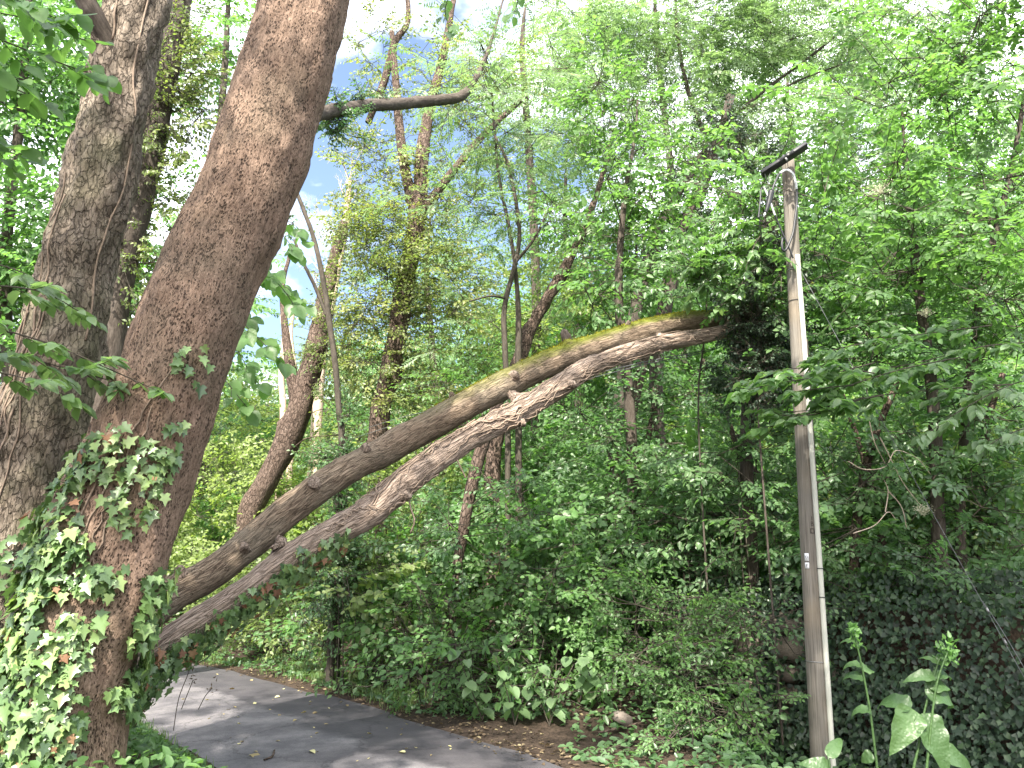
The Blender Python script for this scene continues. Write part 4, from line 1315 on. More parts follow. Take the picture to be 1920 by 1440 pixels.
leafy_branch('leafy_branch', 'bough of round sunlit leaves hanging beside the right edge of the thick brown trunk', [
    [at(380, 330, 6.6), at(450, 375, 6.4), at(520, 430, 6.3), at(560, 480, 6.2)],
    [at(370, 420, 6.5), at(450, 470, 6.4), at(520, 530, 6.3), at(560, 585, 6.2)],
    [at(370, 520, 6.4), at(440, 590, 6.3), at(500, 650, 6.2), at(530, 680, 6.2)],
    [at(340, 640, 6.3), at(410, 700, 6.2), at(460, 760, 6.2)], [at(420, 340, 6.9), at(490, 390, 6.8), at(550, 420, 6.7), at(575, 450, 6.7)], [at(400, 450, 6.8), at(480, 500, 6.8), at(545, 545, 6.7)], [at(380, 580, 6.6), at(440, 650, 6.6), at(480, 720, 6.5)]], 'round', ROUND, .125, 17, 3, M['bark_twig'], droop=.6, vert=.6)
leafy_branch('leafy_branch', 'twig of round leaves hanging into the top edge left of centre', [
    [at(860, -120, 6), at(850, -40, 6), at(835, 20, 6), at(845, 60, 6)], [at(980, -120, 6.2), at(975, -30, 6.2), at(965, 30, 6.2)]], 'round', ROUND, .09, 16, 4, M['bark_twig'], droop=.7, vert=.6, cap=70)

# --- ivy-laden tree in the middle
s = stem_px([(712, 800, 14, 40), (728, 720, 14, 40), (745, 620, 14, 38), (762, 520, 14, 36), (780, 430, 14, 34), (786, 360, 14, 32)], lump=.2)
sa = stem_px([(780, 400, 14, 26), (762, 330, 14, 20), (750, 250, 14, 18), (742, 150, 14, 14), (735, 60, 14, 10)], False)
sb = stem_px([(788, 370, 14, 28), (792, 290, 14, 26), (806, 200, 14.2, 20), (830, 110, 14.4, 16), (850, 0, 14.6, 10)], False)
sc = stem_px([(790, 400, 14, 20), (850, 320, 14, 15), (910, 250, 14.2, 13), (985, 180, 14.4, 9)], False)
sd = stem_px([(690, 230, 14.3, 12), (718, 160, 14.3, 14), (740, 80, 14.3, 13), (765, 40, 14.4, 10), (760, -40, 14.4, 8)], False)
plant('ivy_laden_tree', 'tall forked tree smothered in small yellow-green ivy leaves, in the middle', 'tree', [s, sa, sb, sc, sd],
      [ell(735, 620, 13.9, 80, 190, .9, 1.7), ell(680, 540, 13.8, 55, 170, .7, 1.9), ell(830, 500, 14, 70, 140, .8, 1.5), ell(745, 440, 13.8, 110, 90, .9, 1.8), ell(700, 310, 14, 60, 110, .7, 1.5), ell(860, 330, 14, 70, 90, .8, 1.3),
       ell(700, 110, 14.3, 45, 110, .7, 1.3), ell(830, 170, 14.2, 65, 110, .8, 1.3), ell(740, 745, 13.9, 60, 60, .6, 1.2), ell(930, 170, 14.3, 60, 70, .7, 1.1)],
      'small', 1.15, M['leaf_yellow'], M['bark_brown'], seed=11, crad=.26, tint=.55, clump=5)

# --- leaning ivy trunk farther left with a pale bare top
s = stem_px([(462, 985, 15, 40), (482, 935, 15, 44), (518, 868, 15, 44), (548, 800, 15, 50), (572, 730, 15, 44), (592, 650, 15, 36), (610, 560, 15.2, 30), (630, 470, 15.4, 22), (645, 420, 15.6, 18)], lump=.22)
s2 = stem_px([(560, 770, 15, 30), (545, 690, 15, 20), (535, 620, 15.2, 14), (530, 540, 15.4, 9), (545, 470, 15.6, 6)], False)
plant('ivy_leaning_tree', 'brown ivy-bearded trunk leaning right above the far verge', 'tree', [s, s2],
      [ell(625, 640, 14.9, 45, 130, .6, 1.9), ell(650, 790, 14.7, 40, 60, .6, 1.3)], 'small', .95, M['leaf_yellow'], M['bark_brown'], seed=12, crad=.24, tint=.35, limbs=True)
s = stem_px([(560, 760, 17, 14), (548, 700, 17, 12), (538, 640, 17, 10), (528, 580, 17, 7)], False)
root = plant('bare_tree', 'pale leafless tree top against the sky beside the thick brown trunk', 'tree', [stem_px([(600, 700, 18, 20), (622, 560, 18, 18), (636, 480, 18, 17), (650, 410, 18, 13), (655, 340, 18.2, 8)]),
             stem_px([(530, 800, 17, 12), (527, 700, 17, 11), (533, 640, 17, 9), (528, 590, 17, 6)]), stem_px([(548, 800, 17, 12), (552, 700, 17, 10), (545, 620, 17, 8), (556, 560, 17, 6)])], [], 'small', 1, M['leaf_yellow'], M['bark_pale'], seed=13)
rng = np.random.default_rng(5)
tw = MB()


def bare_twigs(mb, a, d, ln, r, depth, rng):
    b = a + d * ln
    thin(mb, [a], [b], r, r * .6)
    if depth:
        for _ in range(rng.integers(2, 4)):
            d2 = norm(d + rng.normal(0, .5, 3) + np.array([0, 0, .12])); t = rng.uniform(.5, 1)
            bare_twigs(mb, a + (b - a) * t, d2, ln * rng.uniform(.55, .8), r * .58, depth - 1, rng)


for px, py, dx in ((636, 480, -.5), (625, 540, -.8), (650, 415, .1), (652, 380, -.5), (655, 345, .2), (640, 450, -.9), (618, 580, -.7), (655, 345, -.3)):
    bare_twigs(tw, at(px, py, 18), norm(np.array([dx, rng.normal(0, .3), 1.0])), rng.uniform(.5, .8), .018, 4, rng)
tw.build('bare_twigs', M['bark_pale'], root, bark=True, kind='stuff')

# --- thin dark sapling left of centre
s = stem_px([(640, 850, 10, 13), (636, 780, 10, 12), (629, 690, 10, 11.5), (617, 600, 10, 11), (610, 550, 10, 10), (592, 460, 10, 8.5), (570, 395, 10, 7.5), (552, 350, 10, 6.5), (530, 290, 10, 5)], sides=9, lump=.06)
s2 = stem_px([(612, 590, 10, 8), (592, 540, 10, 7), (570, 495, 9.9, 6), (552, 450, 9.9, 5)], False, sides=7)
plant('sapling', 'slender dark sapling forking left of centre, its foot wrapped in dark ivy', 'tree', [s, s2], [ell(640, 870, 10, 34, 110, .25, 3.6), ell(545, 430, 9.9, 25, 50, .2, .8)], 'ivyish', .75, M['leaf_deep'], M['bark_twig'], seed=14, crad=.12)

# --- tree with peeling bark just above the upper leaning stem, and ash saplings beside it
s = stem_px([(925, 860, 12, 30), (955, 740, 12, 27), (978, 665, 12, 26), (992, 620, 12, 25), (1020, 572, 12, 22), (1052, 518, 12, 22), (1076, 470, 12, 17), (1092, 440, 12, 14), (1120, 360, 12.2, 10), (1150, 260, 12.4, 7)], lump=.22, lscale=6)
plant('peeling_tree', 'grey tree with shaggy peeling bark slanting up right behind the mossy stem', 'tree', [s], [ell(1100, 400, 12.2, 70, 80, .7, .9), ell(1130, 290, 12.2, 80, 90, .8, .9)], 'ovate', .8, M['leaf_fresh'], M['bark_brown'], seed=15)
s = stem_px([(952, 800, 11.5, 11), (947, 660, 11.5, 10.5), (946, 575, 11.5, 10), (965, 500, 11.5, 9), (974, 440, 11.5, 8), (966, 370, 11.5, 7), (950, 300, 11.5, 6), (925, 250, 11.6, 5)], sides=8)
s2 = stem_px([(972, 690, 11.6, 12), (972, 600, 11.6, 11), (968, 520, 11.6, 8), (955, 430, 11.6, 7), (935, 330, 11.7, 5.5), (928, 250, 11.7, 4.5), (920, 150, 11.8, 4)], sides=8)
s3 = stem_px([(968, 490, 11.5, 6), (1000, 450, 11.4, 5), (1030, 390, 11.3, 4)], False, sides=6)
s4 = stem_px([(950, 560, 11.5, 5), (920, 555, 11.3, 4), (880, 565, 11.1, 3)], False, sides=6)
plant('ash_sapling', 'feathery ash saplings with thin forked stems rising from the mossy stem', 'tree', [s, s2, s3, s4],
      [ell(940, 250, 11.5, 160, 110, .9, 1.0), ell(880, 400, 11.3, 110, 80, .8, 1.0), ell(1010, 370, 11.3, 110, 90, .8, 1.1), ell(950, 130, 11.8, 150, 90, .9, .9), ell(900, 570, 11.4, 60, 60, .5, .7), ell(905, 130, 10.2, 70, 60, .4, 1.5), ell(820, 215, 9.4, 60, 30, .3, .7)],
      'ash', 1.0, M['leaf_ash'], M['bark_twig'], seed=16, crad=.36, tint=.5, limb_min=.01)

# --- high feathery canopy across the top
s = stem_px([(1150, 900, 16, 30), (1180, 640, 16, 27), (1240, 420, 16, 22), (1340, 260, 16, 12), (1420, 180, 16, 7), (1540, 90, 16, 4.5), (1660, -20, 16, 3)])
s2 = stem_px([(1400, 205, 16, 4.5), (1500, 150, 15.8, 3.5), (1610, 110, 15.6, 2)], False)
s3 = stem_px([(1330, 275, 16, 10), (1290, 170, 16, 8), (1270, 60, 16, 6), (1265, -60, 16, 5)], False)
plant('ash_tree', 'tall feathery ash with dark boughs slanting up right under the white sky', 'tree', [s, s2, s3],
      [ell(1240, 90, 16, 190, 110, 1.4, 2.6), ell(1420, 60, 16, 170, 110, 1.3, 2.4), ell(1330, 230, 15.6, 140, 90, 1.2, 2.2), ell(1560, 60, 16, 120, 100, 1.2, 2.2), ell(1120, 200, 15.5, 120, 130, 1.2, 2.2), ell(1080, 40, 15.5, 130, 70, 1.2, 2.0), ell(1580, 240, 16, 90, 70, 1, 1.6)],
      'ash', 1.15, M['leaf_ash'], M['bark_twig'], seed=17, crad=.45, tint=.55)
# --- broad-leaved tree right of the saplings
s = stem_px([(1190, 1000, 10.5, 22), (1180, 750, 10.5, 20), (1160, 560, 10.5, 17), (1170, 380, 10.5, 10), (1190, 260, 10.6, 5), (1196, 180, 10.7, 2.5)])
plant('maple', 'bright broad-leaved tree standing behind the raised end of the leaning stems', 'tree', [s],
      [ell(1180, 200, 10.5, 130, 110, .9, 1.5), ell(1170, 360, 10.3, 120, 110, .9, 2.0), ell(1130, 510, 10.3, 90, 100, .8, 1.8), ell(1250, 500, 10.4, 80, 110, .8, 2.0), ell(1300, 330, 10.4, 90, 80, .7, 1.4)],
      'ovate_near', 1.0, M['leaf_fresh'], M['bark_dark'], seed=18, tint=.55)
# --- dark ivy columns near the pole
s = stem_px([(1230, 720, 12.5, 26), (1245, 580, 12.5, 28), (1275, 460, 12.5, 28), (1310, 360, 12.5, 26), (1345, 270, 12.5, 22), (1370, 180, 12.5, 14)], lump=.2)
plant('dark_ivy_tree', 'dark ivy column slanting up left of the pole head', 'tree', [s], [ell(1310, 350, 12.4, 50, 110, .5, 1.6), ell(1265, 480, 12.4, 32, 70, .4, 1.5), ell(1365, 250, 12.4, 75, 55, .6, 1.3), ell(1420, 300, 12, 60, 60, .5, 1.3)],
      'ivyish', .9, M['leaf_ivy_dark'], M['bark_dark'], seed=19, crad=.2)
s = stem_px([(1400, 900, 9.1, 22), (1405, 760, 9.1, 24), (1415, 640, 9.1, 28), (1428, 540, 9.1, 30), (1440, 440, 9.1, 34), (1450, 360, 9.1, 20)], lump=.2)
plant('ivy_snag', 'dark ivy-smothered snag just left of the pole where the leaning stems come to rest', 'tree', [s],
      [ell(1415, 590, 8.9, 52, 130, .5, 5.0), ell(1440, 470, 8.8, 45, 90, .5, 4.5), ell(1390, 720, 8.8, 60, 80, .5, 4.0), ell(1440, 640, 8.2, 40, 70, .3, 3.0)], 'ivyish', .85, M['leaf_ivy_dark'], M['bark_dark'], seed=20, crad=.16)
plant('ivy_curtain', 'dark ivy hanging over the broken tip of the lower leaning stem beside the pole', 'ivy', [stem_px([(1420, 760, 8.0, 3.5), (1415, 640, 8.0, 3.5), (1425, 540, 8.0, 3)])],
      [ell(1415, 600, 7.85, 42, 60, .2, 4.0), ell(1420, 700, 7.9, 50, 60, .25, 3.0)], 'ivyish', .6, M['leaf_ivy_dark'], M['bark_dark'], seed=27, crad=.1, stem_name='stem', crown_name='foliage')
plant('leafy_shoots', 'pale green shoots draped over the raised end of the mossy stem', 'shrub', [stem_px([(1310, 800, 8.6, 3.5), (1320, 640, 8.5, 3.5), (1330, 520, 8.4, 3), (1350, 450, 8.3, 2.5)])],
      [ell(1335, 535, 7.9, 80, 62, .35, 3.0), ell(1405, 450, 7.9, 85, 70, .35, 2.6), ell(1430, 545, 7.8, 50, 70, .25, 2.4), ell(1390, 585, 7.75, 40, 24, .2, 1.8), ell(1440, 395, 7.6, 50, 40, .3, 2.4), ell(1395, 365, 8.0, 75, 50, .3, 2.2), ell(1455, 520, 7.5, 34, 60, .2, 2.2)], 'elder', .72, M['leaf_fresh'], M['bark_twig'], seed=21, crad=.22, stem_name='stem', crown_name='foliage')

# --- right side: elders above, darker elders below
s = stem_px([(1760, 1010, 8.2, 26), (1750, 760, 8.2, 22), (1720, 520, 8.2, 18), (1700, 330, 8.2, 10), (1690, 190, 8.2, 3)])
s2 = stem_px([(1800, 980, 8.4, 18), (1830, 600, 8.4, 14), (1900, 300, 8.3, 10), (1940, 60, 8.3, 6)])
e1 = plant('elder_tree', 'tall sunlit elder filling the upper right corner, one cream flower head at its left', 'tree', [s, s2],
           [ell(1700, 200, 8.2, 150, 140, .9, 2.0), ell(1850, 120, 8.2, 170, 150, .9, 2.2), ell(1640, 390, 7.9, 140, 100, .7, 2.2), ell(1820, 360, 8, 170, 130, .9, 2.6), ell(1700, 520, 8, 170, 90, .8, 2.4), ell(1900, 560, 8, 130, 120, .8, 2.4), ell(1760, 30, 8.4, 160, 90, .9, 1.8), ell(1528, 395, 7.0, 40, 60, .25, 1.6), ell(1540, 520, 7.3, 50, 70, .3, 1.8), ell(1540, 300, 7.6, 50, 50, .3, 1.3)],
           'elder', .95, M['leaf_fresh'], M['bark_dark'], seed=22, tint=.55, clump=6)
s = stem_px([(1600, 1100, 8.6, 20), (1610, 950, 8.6, 18), (1640, 820, 8.5, 14), (1690, 700, 8.4, 10)])
s2 = stem_px([(1660, 1110, 8.8, 18), (1650, 980, 8.8, 15), (1620, 860, 8.7, 11), (1580, 740, 8.6, 8)])
s3 = stem_px([(1840, 1100, 9, 24), (1835, 950, 9, 20), (1850, 800, 8.9, 15), (1880, 700, 8.8, 10)])
e2 = plant('elder_shrub', 'shaded elder thicket right of the pole above the ivy bank, with brown stems', 'shrub', [s, s2, s3],
           [ell(1640, 640, 8.3, 130, 90, .6, 2.2), ell(1830, 740, 8.2, 150, 130, .8, 2.6), ell(1600, 860, 8.3, 90, 110, .6, 1.8), ell(1750, 930, 8.3, 170, 110, .8, 2.0), ell(1880, 960, 8.3, 100, 130, .7, 2.0), ell(1570, 1000, 8.2, 60, 80, .5, 1.5), ell(1720, 1050, 8.3, 130, 50, .6, 1.2)],
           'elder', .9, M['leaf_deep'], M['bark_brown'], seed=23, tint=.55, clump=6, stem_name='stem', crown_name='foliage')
for root, px, py, Y, w in ((e1, 1650, 352, 7.3, 60), (e2, 1730, 955, 7.6, 34), (e2, 1735, 585, 7.5, 24)):
    c = at(px, py, Y); rng = np.random.default_rng(px)
    mb = MB(); n = 220; k = w * cdep(c) / FPX / 2
    q = rng.normal(0, .5, (n, 2)); P = c + np.c_[q[:, 0] * k, rng.normal(0, .03, n) - .1 * q[:, 1] * k, q[:, 1] * k * .55]
    put(mb, 'hex', P, rots(rng.normal(size=(n, 3)), rng.normal(size=(n, 3)) + [0, -1.2, .8]), rng.uniform(.008, .016, n), rng.random(n))
    thin(mb, np.repeat(c[None] - [0, 0, .06], 40, 0), P[:40], .0012, .001, .1)
    mb.build('flower_head', M['flower'], root, kind='stuff')
# bough in front of the pole, each leaf a part
OVAL2 = leaf_meshes('oval', M['leaf_fresh_each'], 7)
leafy_branch('leafy_branch', 'long bough of grey-green pointed leaves reaching left in front of the pole', [
    [at(1960, 640, 6.6), at(1840, 650, 6.5), at(1720, 680, 6.4), at(1600, 700, 6.3), at(1500, 705, 6.2), at(1400, 715, 6.2)],
    [at(1900, 720, 6.5), at(1760, 730, 6.4), at(1620, 745, 6.3), at(1510, 770, 6.2), at(1420, 770, 6.2)],
    [at(1860, 610, 6.6), at(1740, 625, 6.5), at(1640, 640, 6.4), at(1540, 660, 6.3)], [at(1640, 680, 6.2), at(1540, 705, 6.1), at(1450, 720, 6.0), at(1385, 735, 6.0)], [at(1660, 740, 6.1), at(1560, 760, 6.1), at(1480, 790, 6.05), at(1420, 805, 6.0)], [at(1800, 670, 6.2), at(1700, 690, 6.15), at(1600, 720, 6.1), at(1530, 750, 6.1)], [at(1640, 700, 6.1), at(1570, 688, 6.0), at(1500, 690, 5.95), at(1430, 700, 5.9)], [at(1610, 750, 6.1), at(1550, 772, 6.0), at(1490, 780, 5.95), at(1450, 775, 5.9)], [at(1600, 722, 6.05), at(1540, 728, 6.0), at(1470, 738, 5.95)]], 'oval', OVAL2, .105, 50, 5, M['bark_twig'], droop=.2, spread=.4, cap=300, side=.36)
leafy_branch('leafy_branch', 'drooping bough of pointed leaves at the right edge under the elder', [
    [at(1990, 700, 6.3), at(1900, 720, 6.2), at(1800, 770, 6.1), at(1730, 820, 6.1)],
    [at(1990, 790, 6.3), at(1900, 810, 6.2), at(1830, 850, 6.1)]], 'oval', OVAL2, .11, 34, 6, M['bark_twig'], droop=.5, cap=140)
leafy_branch('leafy_branch', 'spray of pale leaves drooping over the raised end of the mossy stem', [
    [at(1440, 440, 7.9), at(1390, 470, 7.7), at(1330, 520, 7.6), at(1290, 565, 7.6)],
    [at(1450, 480, 7.8), at(1410, 510, 7.6), at(1365, 560, 7.5), at(1335, 590, 7.5)],
    [at(1430, 400, 7.9), at(1370, 430, 7.7), at(1320, 470, 7.6), at(1285, 510, 7.6)],
    [at(1450, 420, 7.7), at(1420, 450, 7.5), at(1400, 500, 7.4), at(1390, 545, 7.4)]], 'oval', OVAL2, .1, 46, 8, M['bark_twig'], droop=.45, spread=.4, cap=220, side=.3)
# dry bare canes below it
dc = thing('dry_canes', 'tangle of pale dry canes arching in the shade below the elder bough', 'shrub', at(1680, 900, 7.4))
for pts in ([(1590, 865), (1620, 880), (1660, 875), (1680, 845), (1720, 860), (1745, 890)], [(1650, 820), (1665, 850), (1690, 900), (1720, 940), (1740, 960)], [(1660, 960), (1665, 920), (1655, 895)], [(1665, 920), (1690, 950), (1700, 990)], [(1630, 790), (1640, 830), (1660, 870)], [(1600, 1000), (1640, 985), (1665, 960), (1680, 975)]):
    mb = MB(); Tube([at(x, y, 7.4 + .004 * (x - 1660)) for x, y in pts], np.linspace(.006, .003, len(pts)), n=30, sides=5).add(mb); mb.build('cane', M['bark_pale'], dc, smooth=True, bark=True)

# --- middle right, under the leaning stems
s = stem_px([(1196, 1100, 11.5, 30), (1194, 1000, 11.5, 26), (1200, 900, 11.5, 20), (1222, 800, 11.5, 15), (1230, 720, 11.5, 11)])
s2 = stem_px([(1140, 990, 11.8, 20), (1158, 900, 11.8, 24), (1180, 790, 11.8, 25), (1200, 700, 11.8, 22), (1225, 620, 11.8, 16)])
s3 = stem_px([(1480, 940, 10.5, 10), (1420, 890, 10.5, 12), (1380, 830, 10.5, 10), (1360, 760, 10.5, 8)], False)
plant('understorey_tree', 'dark understorey tree with two slanting trunks below the raised end of the leaning stems', 'tree', [s, s2, s3],
      [ell(1290, 760, 11, 150, 100, 1, 1.6), ell(1120, 830, 11, 100, 100, .9, 1.2), ell(1340, 900, 10.6, 130, 110, .9, 1.7), ell(1230, 940, 10.8, 120, 100, .9, 1.3), ell(1080, 960, 11, 120, 70, .8, 1.4), ell(1400, 1010, 10.2, 100, 70, .8, 1.3), ell(1060, 740, 11.5, 70, 70, .7, 1.0), ell(1450, 820, 10.2, 60, 90, .6, 1.3)],
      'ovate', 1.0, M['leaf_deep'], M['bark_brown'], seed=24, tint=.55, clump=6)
s = stem_px([(846, 1130, 9.6, 20), (856, 1070, 9.6, 20), (868, 1000, 9.6, 21), (884, 915, 9.6, 24), (900, 850, 9.6, 26), (925, 780, 9.6, 22), (955, 700, 9.7, 16)], lump=.14)
plant('leaning_stump_tree', 'small grey trunk standing in the undergrowth below the leaning stems', 'tree', [s], [ell(900, 980, 9.5, 90, 60, .5, 1.2), ell(980, 930, 9.6, 90, 60, .5, 1.3)], 'ovate', .85, M['leaf_deep'], M['bark_brown'], seed=25, tint=.6)
plant('ivy_post', 'short trunk hidden under dark ivy between the low ends of the leaning stems', 'tree', [stem_px([(628, 1160, 10.5, 26), (632, 1050, 10.5, 24), (636, 950, 10.5, 22), (640, 900, 10.5, 16)])],
      [ell(628, 1070, 9.85, 36, 160, .3, 5.0)], 'ivyish', .75, M['leaf_deep'], M['bark_dark'], seed=26, crad=.12, tint=.2)

# --- bushes on the bank: (label, px, py, Y, rx, ry, depth, kind, scale, leaf, lai, tint)
BUSH = [
    ('soft green bush spilling to the road edge left of the big-leaved seedlings', 880, 1215, 8.6, 100, 70, .45, 'ovate_near', .85, 'leaf_lime', 2.4, .5),
    ('pale bush between the yellowish roadside bush and the hazel', 760, 1140, 9.7, 85, 80, .45, 'lime', .7, 'leaf_lime', 2.4, .55),
    ('dense low bush between the seedlings and the grey rock', 1010, 1270, 8.3, 90, 50, .4, 'ovate_near', .6, 'leaf_fresh', 2.4, .4),
    ('leafy bush in front of the stone wall left end', 1180, 1230, 8.2, 90, 80, .4, 'ovate_near', .65, 'leaf_fresh', 2.6, .35),
    ('fine-leaved bush hanging before the stone wall close to the pole', 1420, 1170, 7.8, 60, 50, .25, 'small', .8, 'leaf_deep', 1.6, .7),
    ('trailing ground bush on the earth between the rock and the pole foot', 1290, 1385, 6.9, 120, 40, .4, 'elder', .45, 'leaf_fresh', 2.2, .45),
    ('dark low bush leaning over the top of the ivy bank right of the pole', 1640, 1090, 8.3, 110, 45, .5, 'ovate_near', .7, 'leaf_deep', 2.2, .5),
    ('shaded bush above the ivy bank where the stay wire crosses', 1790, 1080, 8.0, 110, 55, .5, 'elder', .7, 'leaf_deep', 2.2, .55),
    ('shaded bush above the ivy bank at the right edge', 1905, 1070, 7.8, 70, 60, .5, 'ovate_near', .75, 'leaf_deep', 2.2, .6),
    ('bright leafy bush before the ivy-wrapped foot of the slender sapling', 655, 1085, 9.6, 85, 75, .4, 'lime', .75, 'leaf_pale', 2.2, .35),
    ('mid-green bush under the vine-wrapped stem left of the small grey trunk', 780, 975, 11.0, 100, 60, .6, 'ovate_near', 1.0, 'leaf_lime', 2.2, .6),
    ('bush of pale leaves right of the small grey trunk', 985, 1000, 10.0, 100, 75, .5, 'lime', .8, 'leaf_lime', 2.2, .5),
    ('leafy bush hiding the foot of the dark ivy snag', 1390, 830, 8.8, 110, 120, .5, 'elder', .8, 'leaf_deep', 2.6, .7),
    ('broad-leaved bush left of the ivy snag under the raised leaning stems', 1290, 960, 9.4, 120, 100, .6, 'ovate_near', .85, 'leaf_deep', 2.4, .8),
    ('light green bush at the foot of the two slanting understorey trunks', 1160, 1010, 10.2, 110, 80, .6, 'ovate_near', .8, 'leaf_fresh', 2.2, .55),
    ('shaded bush seen close behind the pole', 1480, 990, 8.7, 90, 110, .5, 'ovate_near', .8, 'leaf_deep', 2.4, .7),
    ('sunlit bush on the bank behind the yellowish roadside bush', 700, 900, 12.5, 90, 60, .7, 'ovate', .95, 'leaf_pale', 2.2, .5),
    ('sunlit yellow-green bush beyond the bend beside the thick trunk', 400, 950, 16, 110, 130, 1.5, 'ovate', 1.1, 'leaf_pale', 2.4, .6),
    ('pale sunlit bush left of the ivy-bearded leaning trunk', 440, 800, 20, 110, 90, 1.5, 'small', 1.7, 'leaf_pale', 2.2, .75),
    ('low bright bush above the far end of the road', 430, 1100, 14, 110, 80, 1.0, 'ovate', .9, 'leaf_pale', 2.2, .5),
    ('feathery light bush under the wires behind the mossy stem', 600, 900, 17, 120, 90, 1.5, 'small', 1.5, 'leaf_pale', 2.2, .6),
    ('bright bush seen between the low ends of the leaning stems', 540, 1060, 13, 110, 60, .9, 'ovate', .85, 'leaf_pale', 2.2, .4),
    ('grassy green bush at the road edge below the vine-wrapped stem', 530, 1185, 12.3, 110, 60, .7, 'ovate', .8, 'leaf_pale', 2.4, .4),
    ('leafy nettle clump left of the yellowish bush by the road', 620, 1170, 11.3, 80, 80, .6, 'ovate_near', .85, 'leaf_lime', 2.2, .6),
    ('yellowish bush at the road edge below the small grey trunk', 700, 1190, 10.4, 80, 85, .6, 'ovate_near', .8, 'leaf_pale', 2.2, .4),
    ('broad-leaved bush under the middle of the leaning stems', 760, 1050, 10.2, 100, 75, .6, 'ovate_near', 1.0, 'leaf_lime', 2.2, .5),
    ('hazel bush with round leaves around the small grey trunk', 830, 1160, 9.3, 110, 80, .6, 'lime', .6, 'leaf_fresh', 2.4, .6),
    ('low dense bush at the road edge left of the seedlings', 800, 1260, 8.8, 100, 50, .5, 'small', 1.0, 'leaf_fresh', 2.2, .45),
    ('arching bush with pale upper leaves right of the small grey trunk', 1010, 1080, 9.4, 120, 70, .7, 'lime', .6, 'leaf_fresh', 2.4, .65),
    ('large hazel bush with flat sprays in the shade centre right', 1090, 1120, 9.0, 110, 75, .6, 'lime', .6, 'leaf_fresh', 2.4, .4),
    ('shaded bush under the hazel sprays', 1040, 1210, 8.6, 110, 60, .5, 'ovate_near', .65, 'leaf_fresh', 2.2, .35),
    ('fine-leaved shrub left of the stone wall', 1250, 1150, 8.4, 100, 60, .5, 'small', .9, 'leaf_fresh', 2.0, .5),
    ('fine-leaved shrub at the foot of the bank left of the pole', 1290, 1260, 7.8, 100, 90, .5, 'small', .95, 'leaf_fresh', 2.8, .35),
    ('bramble below the stone wall left of the pole foot', 1360, 1350, 7.3, 100, 60, .4, 'elder', .5, 'leaf_fresh', 2.6, .35),
    ('dark shrub above the stone wall', 1370, 1070, 9.4, 110, 50, .6, 'ovate', .8, 'leaf_deep', 1.7, .5),
    ('dark shrub on the bank behind the pole foot', 1600, 1080, 9.4, 90, 50, .6, 'ovate', .8, 'leaf_deep', 1.6, .35),
    ('thicket beyond the upper leaning stem left of the peeling tree', 860, 640, 16, 100, 110, 1.5, 'ovate', 1.2, 'leaf_pale', 1.9, .5),
    ('sunlit bush behind the ash saplings', 1020, 620, 18, 130, 130, 1.5, 'ovate', 1.3, 'leaf_pale', 2.0, .5),
    ('bush of whitish leaves between the mossy stem and the ivy-laden tree', 880, 720, 13, 90, 60, .8, 'ovate', .9, 'leaf_fresh', 1.8, .6),
    ('green bush behind the gap between the two leaning stems', 800, 890, 13, 120, 80, 1.0, 'ovate', 1.1, 'leaf_pale', 2.0, .4),
    ('light bush on the slope beyond the small grey trunk', 960, 870, 12.5, 120, 85, .9, 'ovate_near', 1.1, 'leaf_lime', 2.1, .5),
    ('bush at the head of the slope left of the dark understorey tree', 1050, 880, 13, 120, 100, 1.0, 'ovate_near', 1.1, 'leaf_lime', 2.1, .4),
]
for k, (lab, px, py, Y, rx, ry, rd, kind, scale, leaf, lai, ti) in enumerate(BUSH):
    c = at(px, py, Y)
    b = np.array([c[0], c[1], gz(c[0], c[1]) - .03])
    rng = np.random.default_rng(k)
    stems = []
    h = c[2] + .15 * ry * cdep(c) / FPX
    for q in range(3):
        e = np.array([c[0] + rng.normal(0, .35) * rx * cdep(c) / FPX, c[1] + rng.normal(0, .3) * rd, max(h, b[2] + .3)])
        stems.append((np.array([b + rng.normal(0, .06, 3) * [1, 1, 0], (b + e) / 2 + rng.normal(0, .06, 3), e]), [.009, .007, .004], dict(n=8, sides=5)))
    plant('shrub', lab, 'shrub', stems, [ell(px, py, Y, rx, ry, rd, lai)], kind, scale, M[leaf], M['bark_twig'], 'shrubs on the bank', seed=40 + k, crad=.24, tint=ti, clump=6, limbs=True, limb_min=.02, stem_name='stem', crown_name='foliage', shell=2.4)

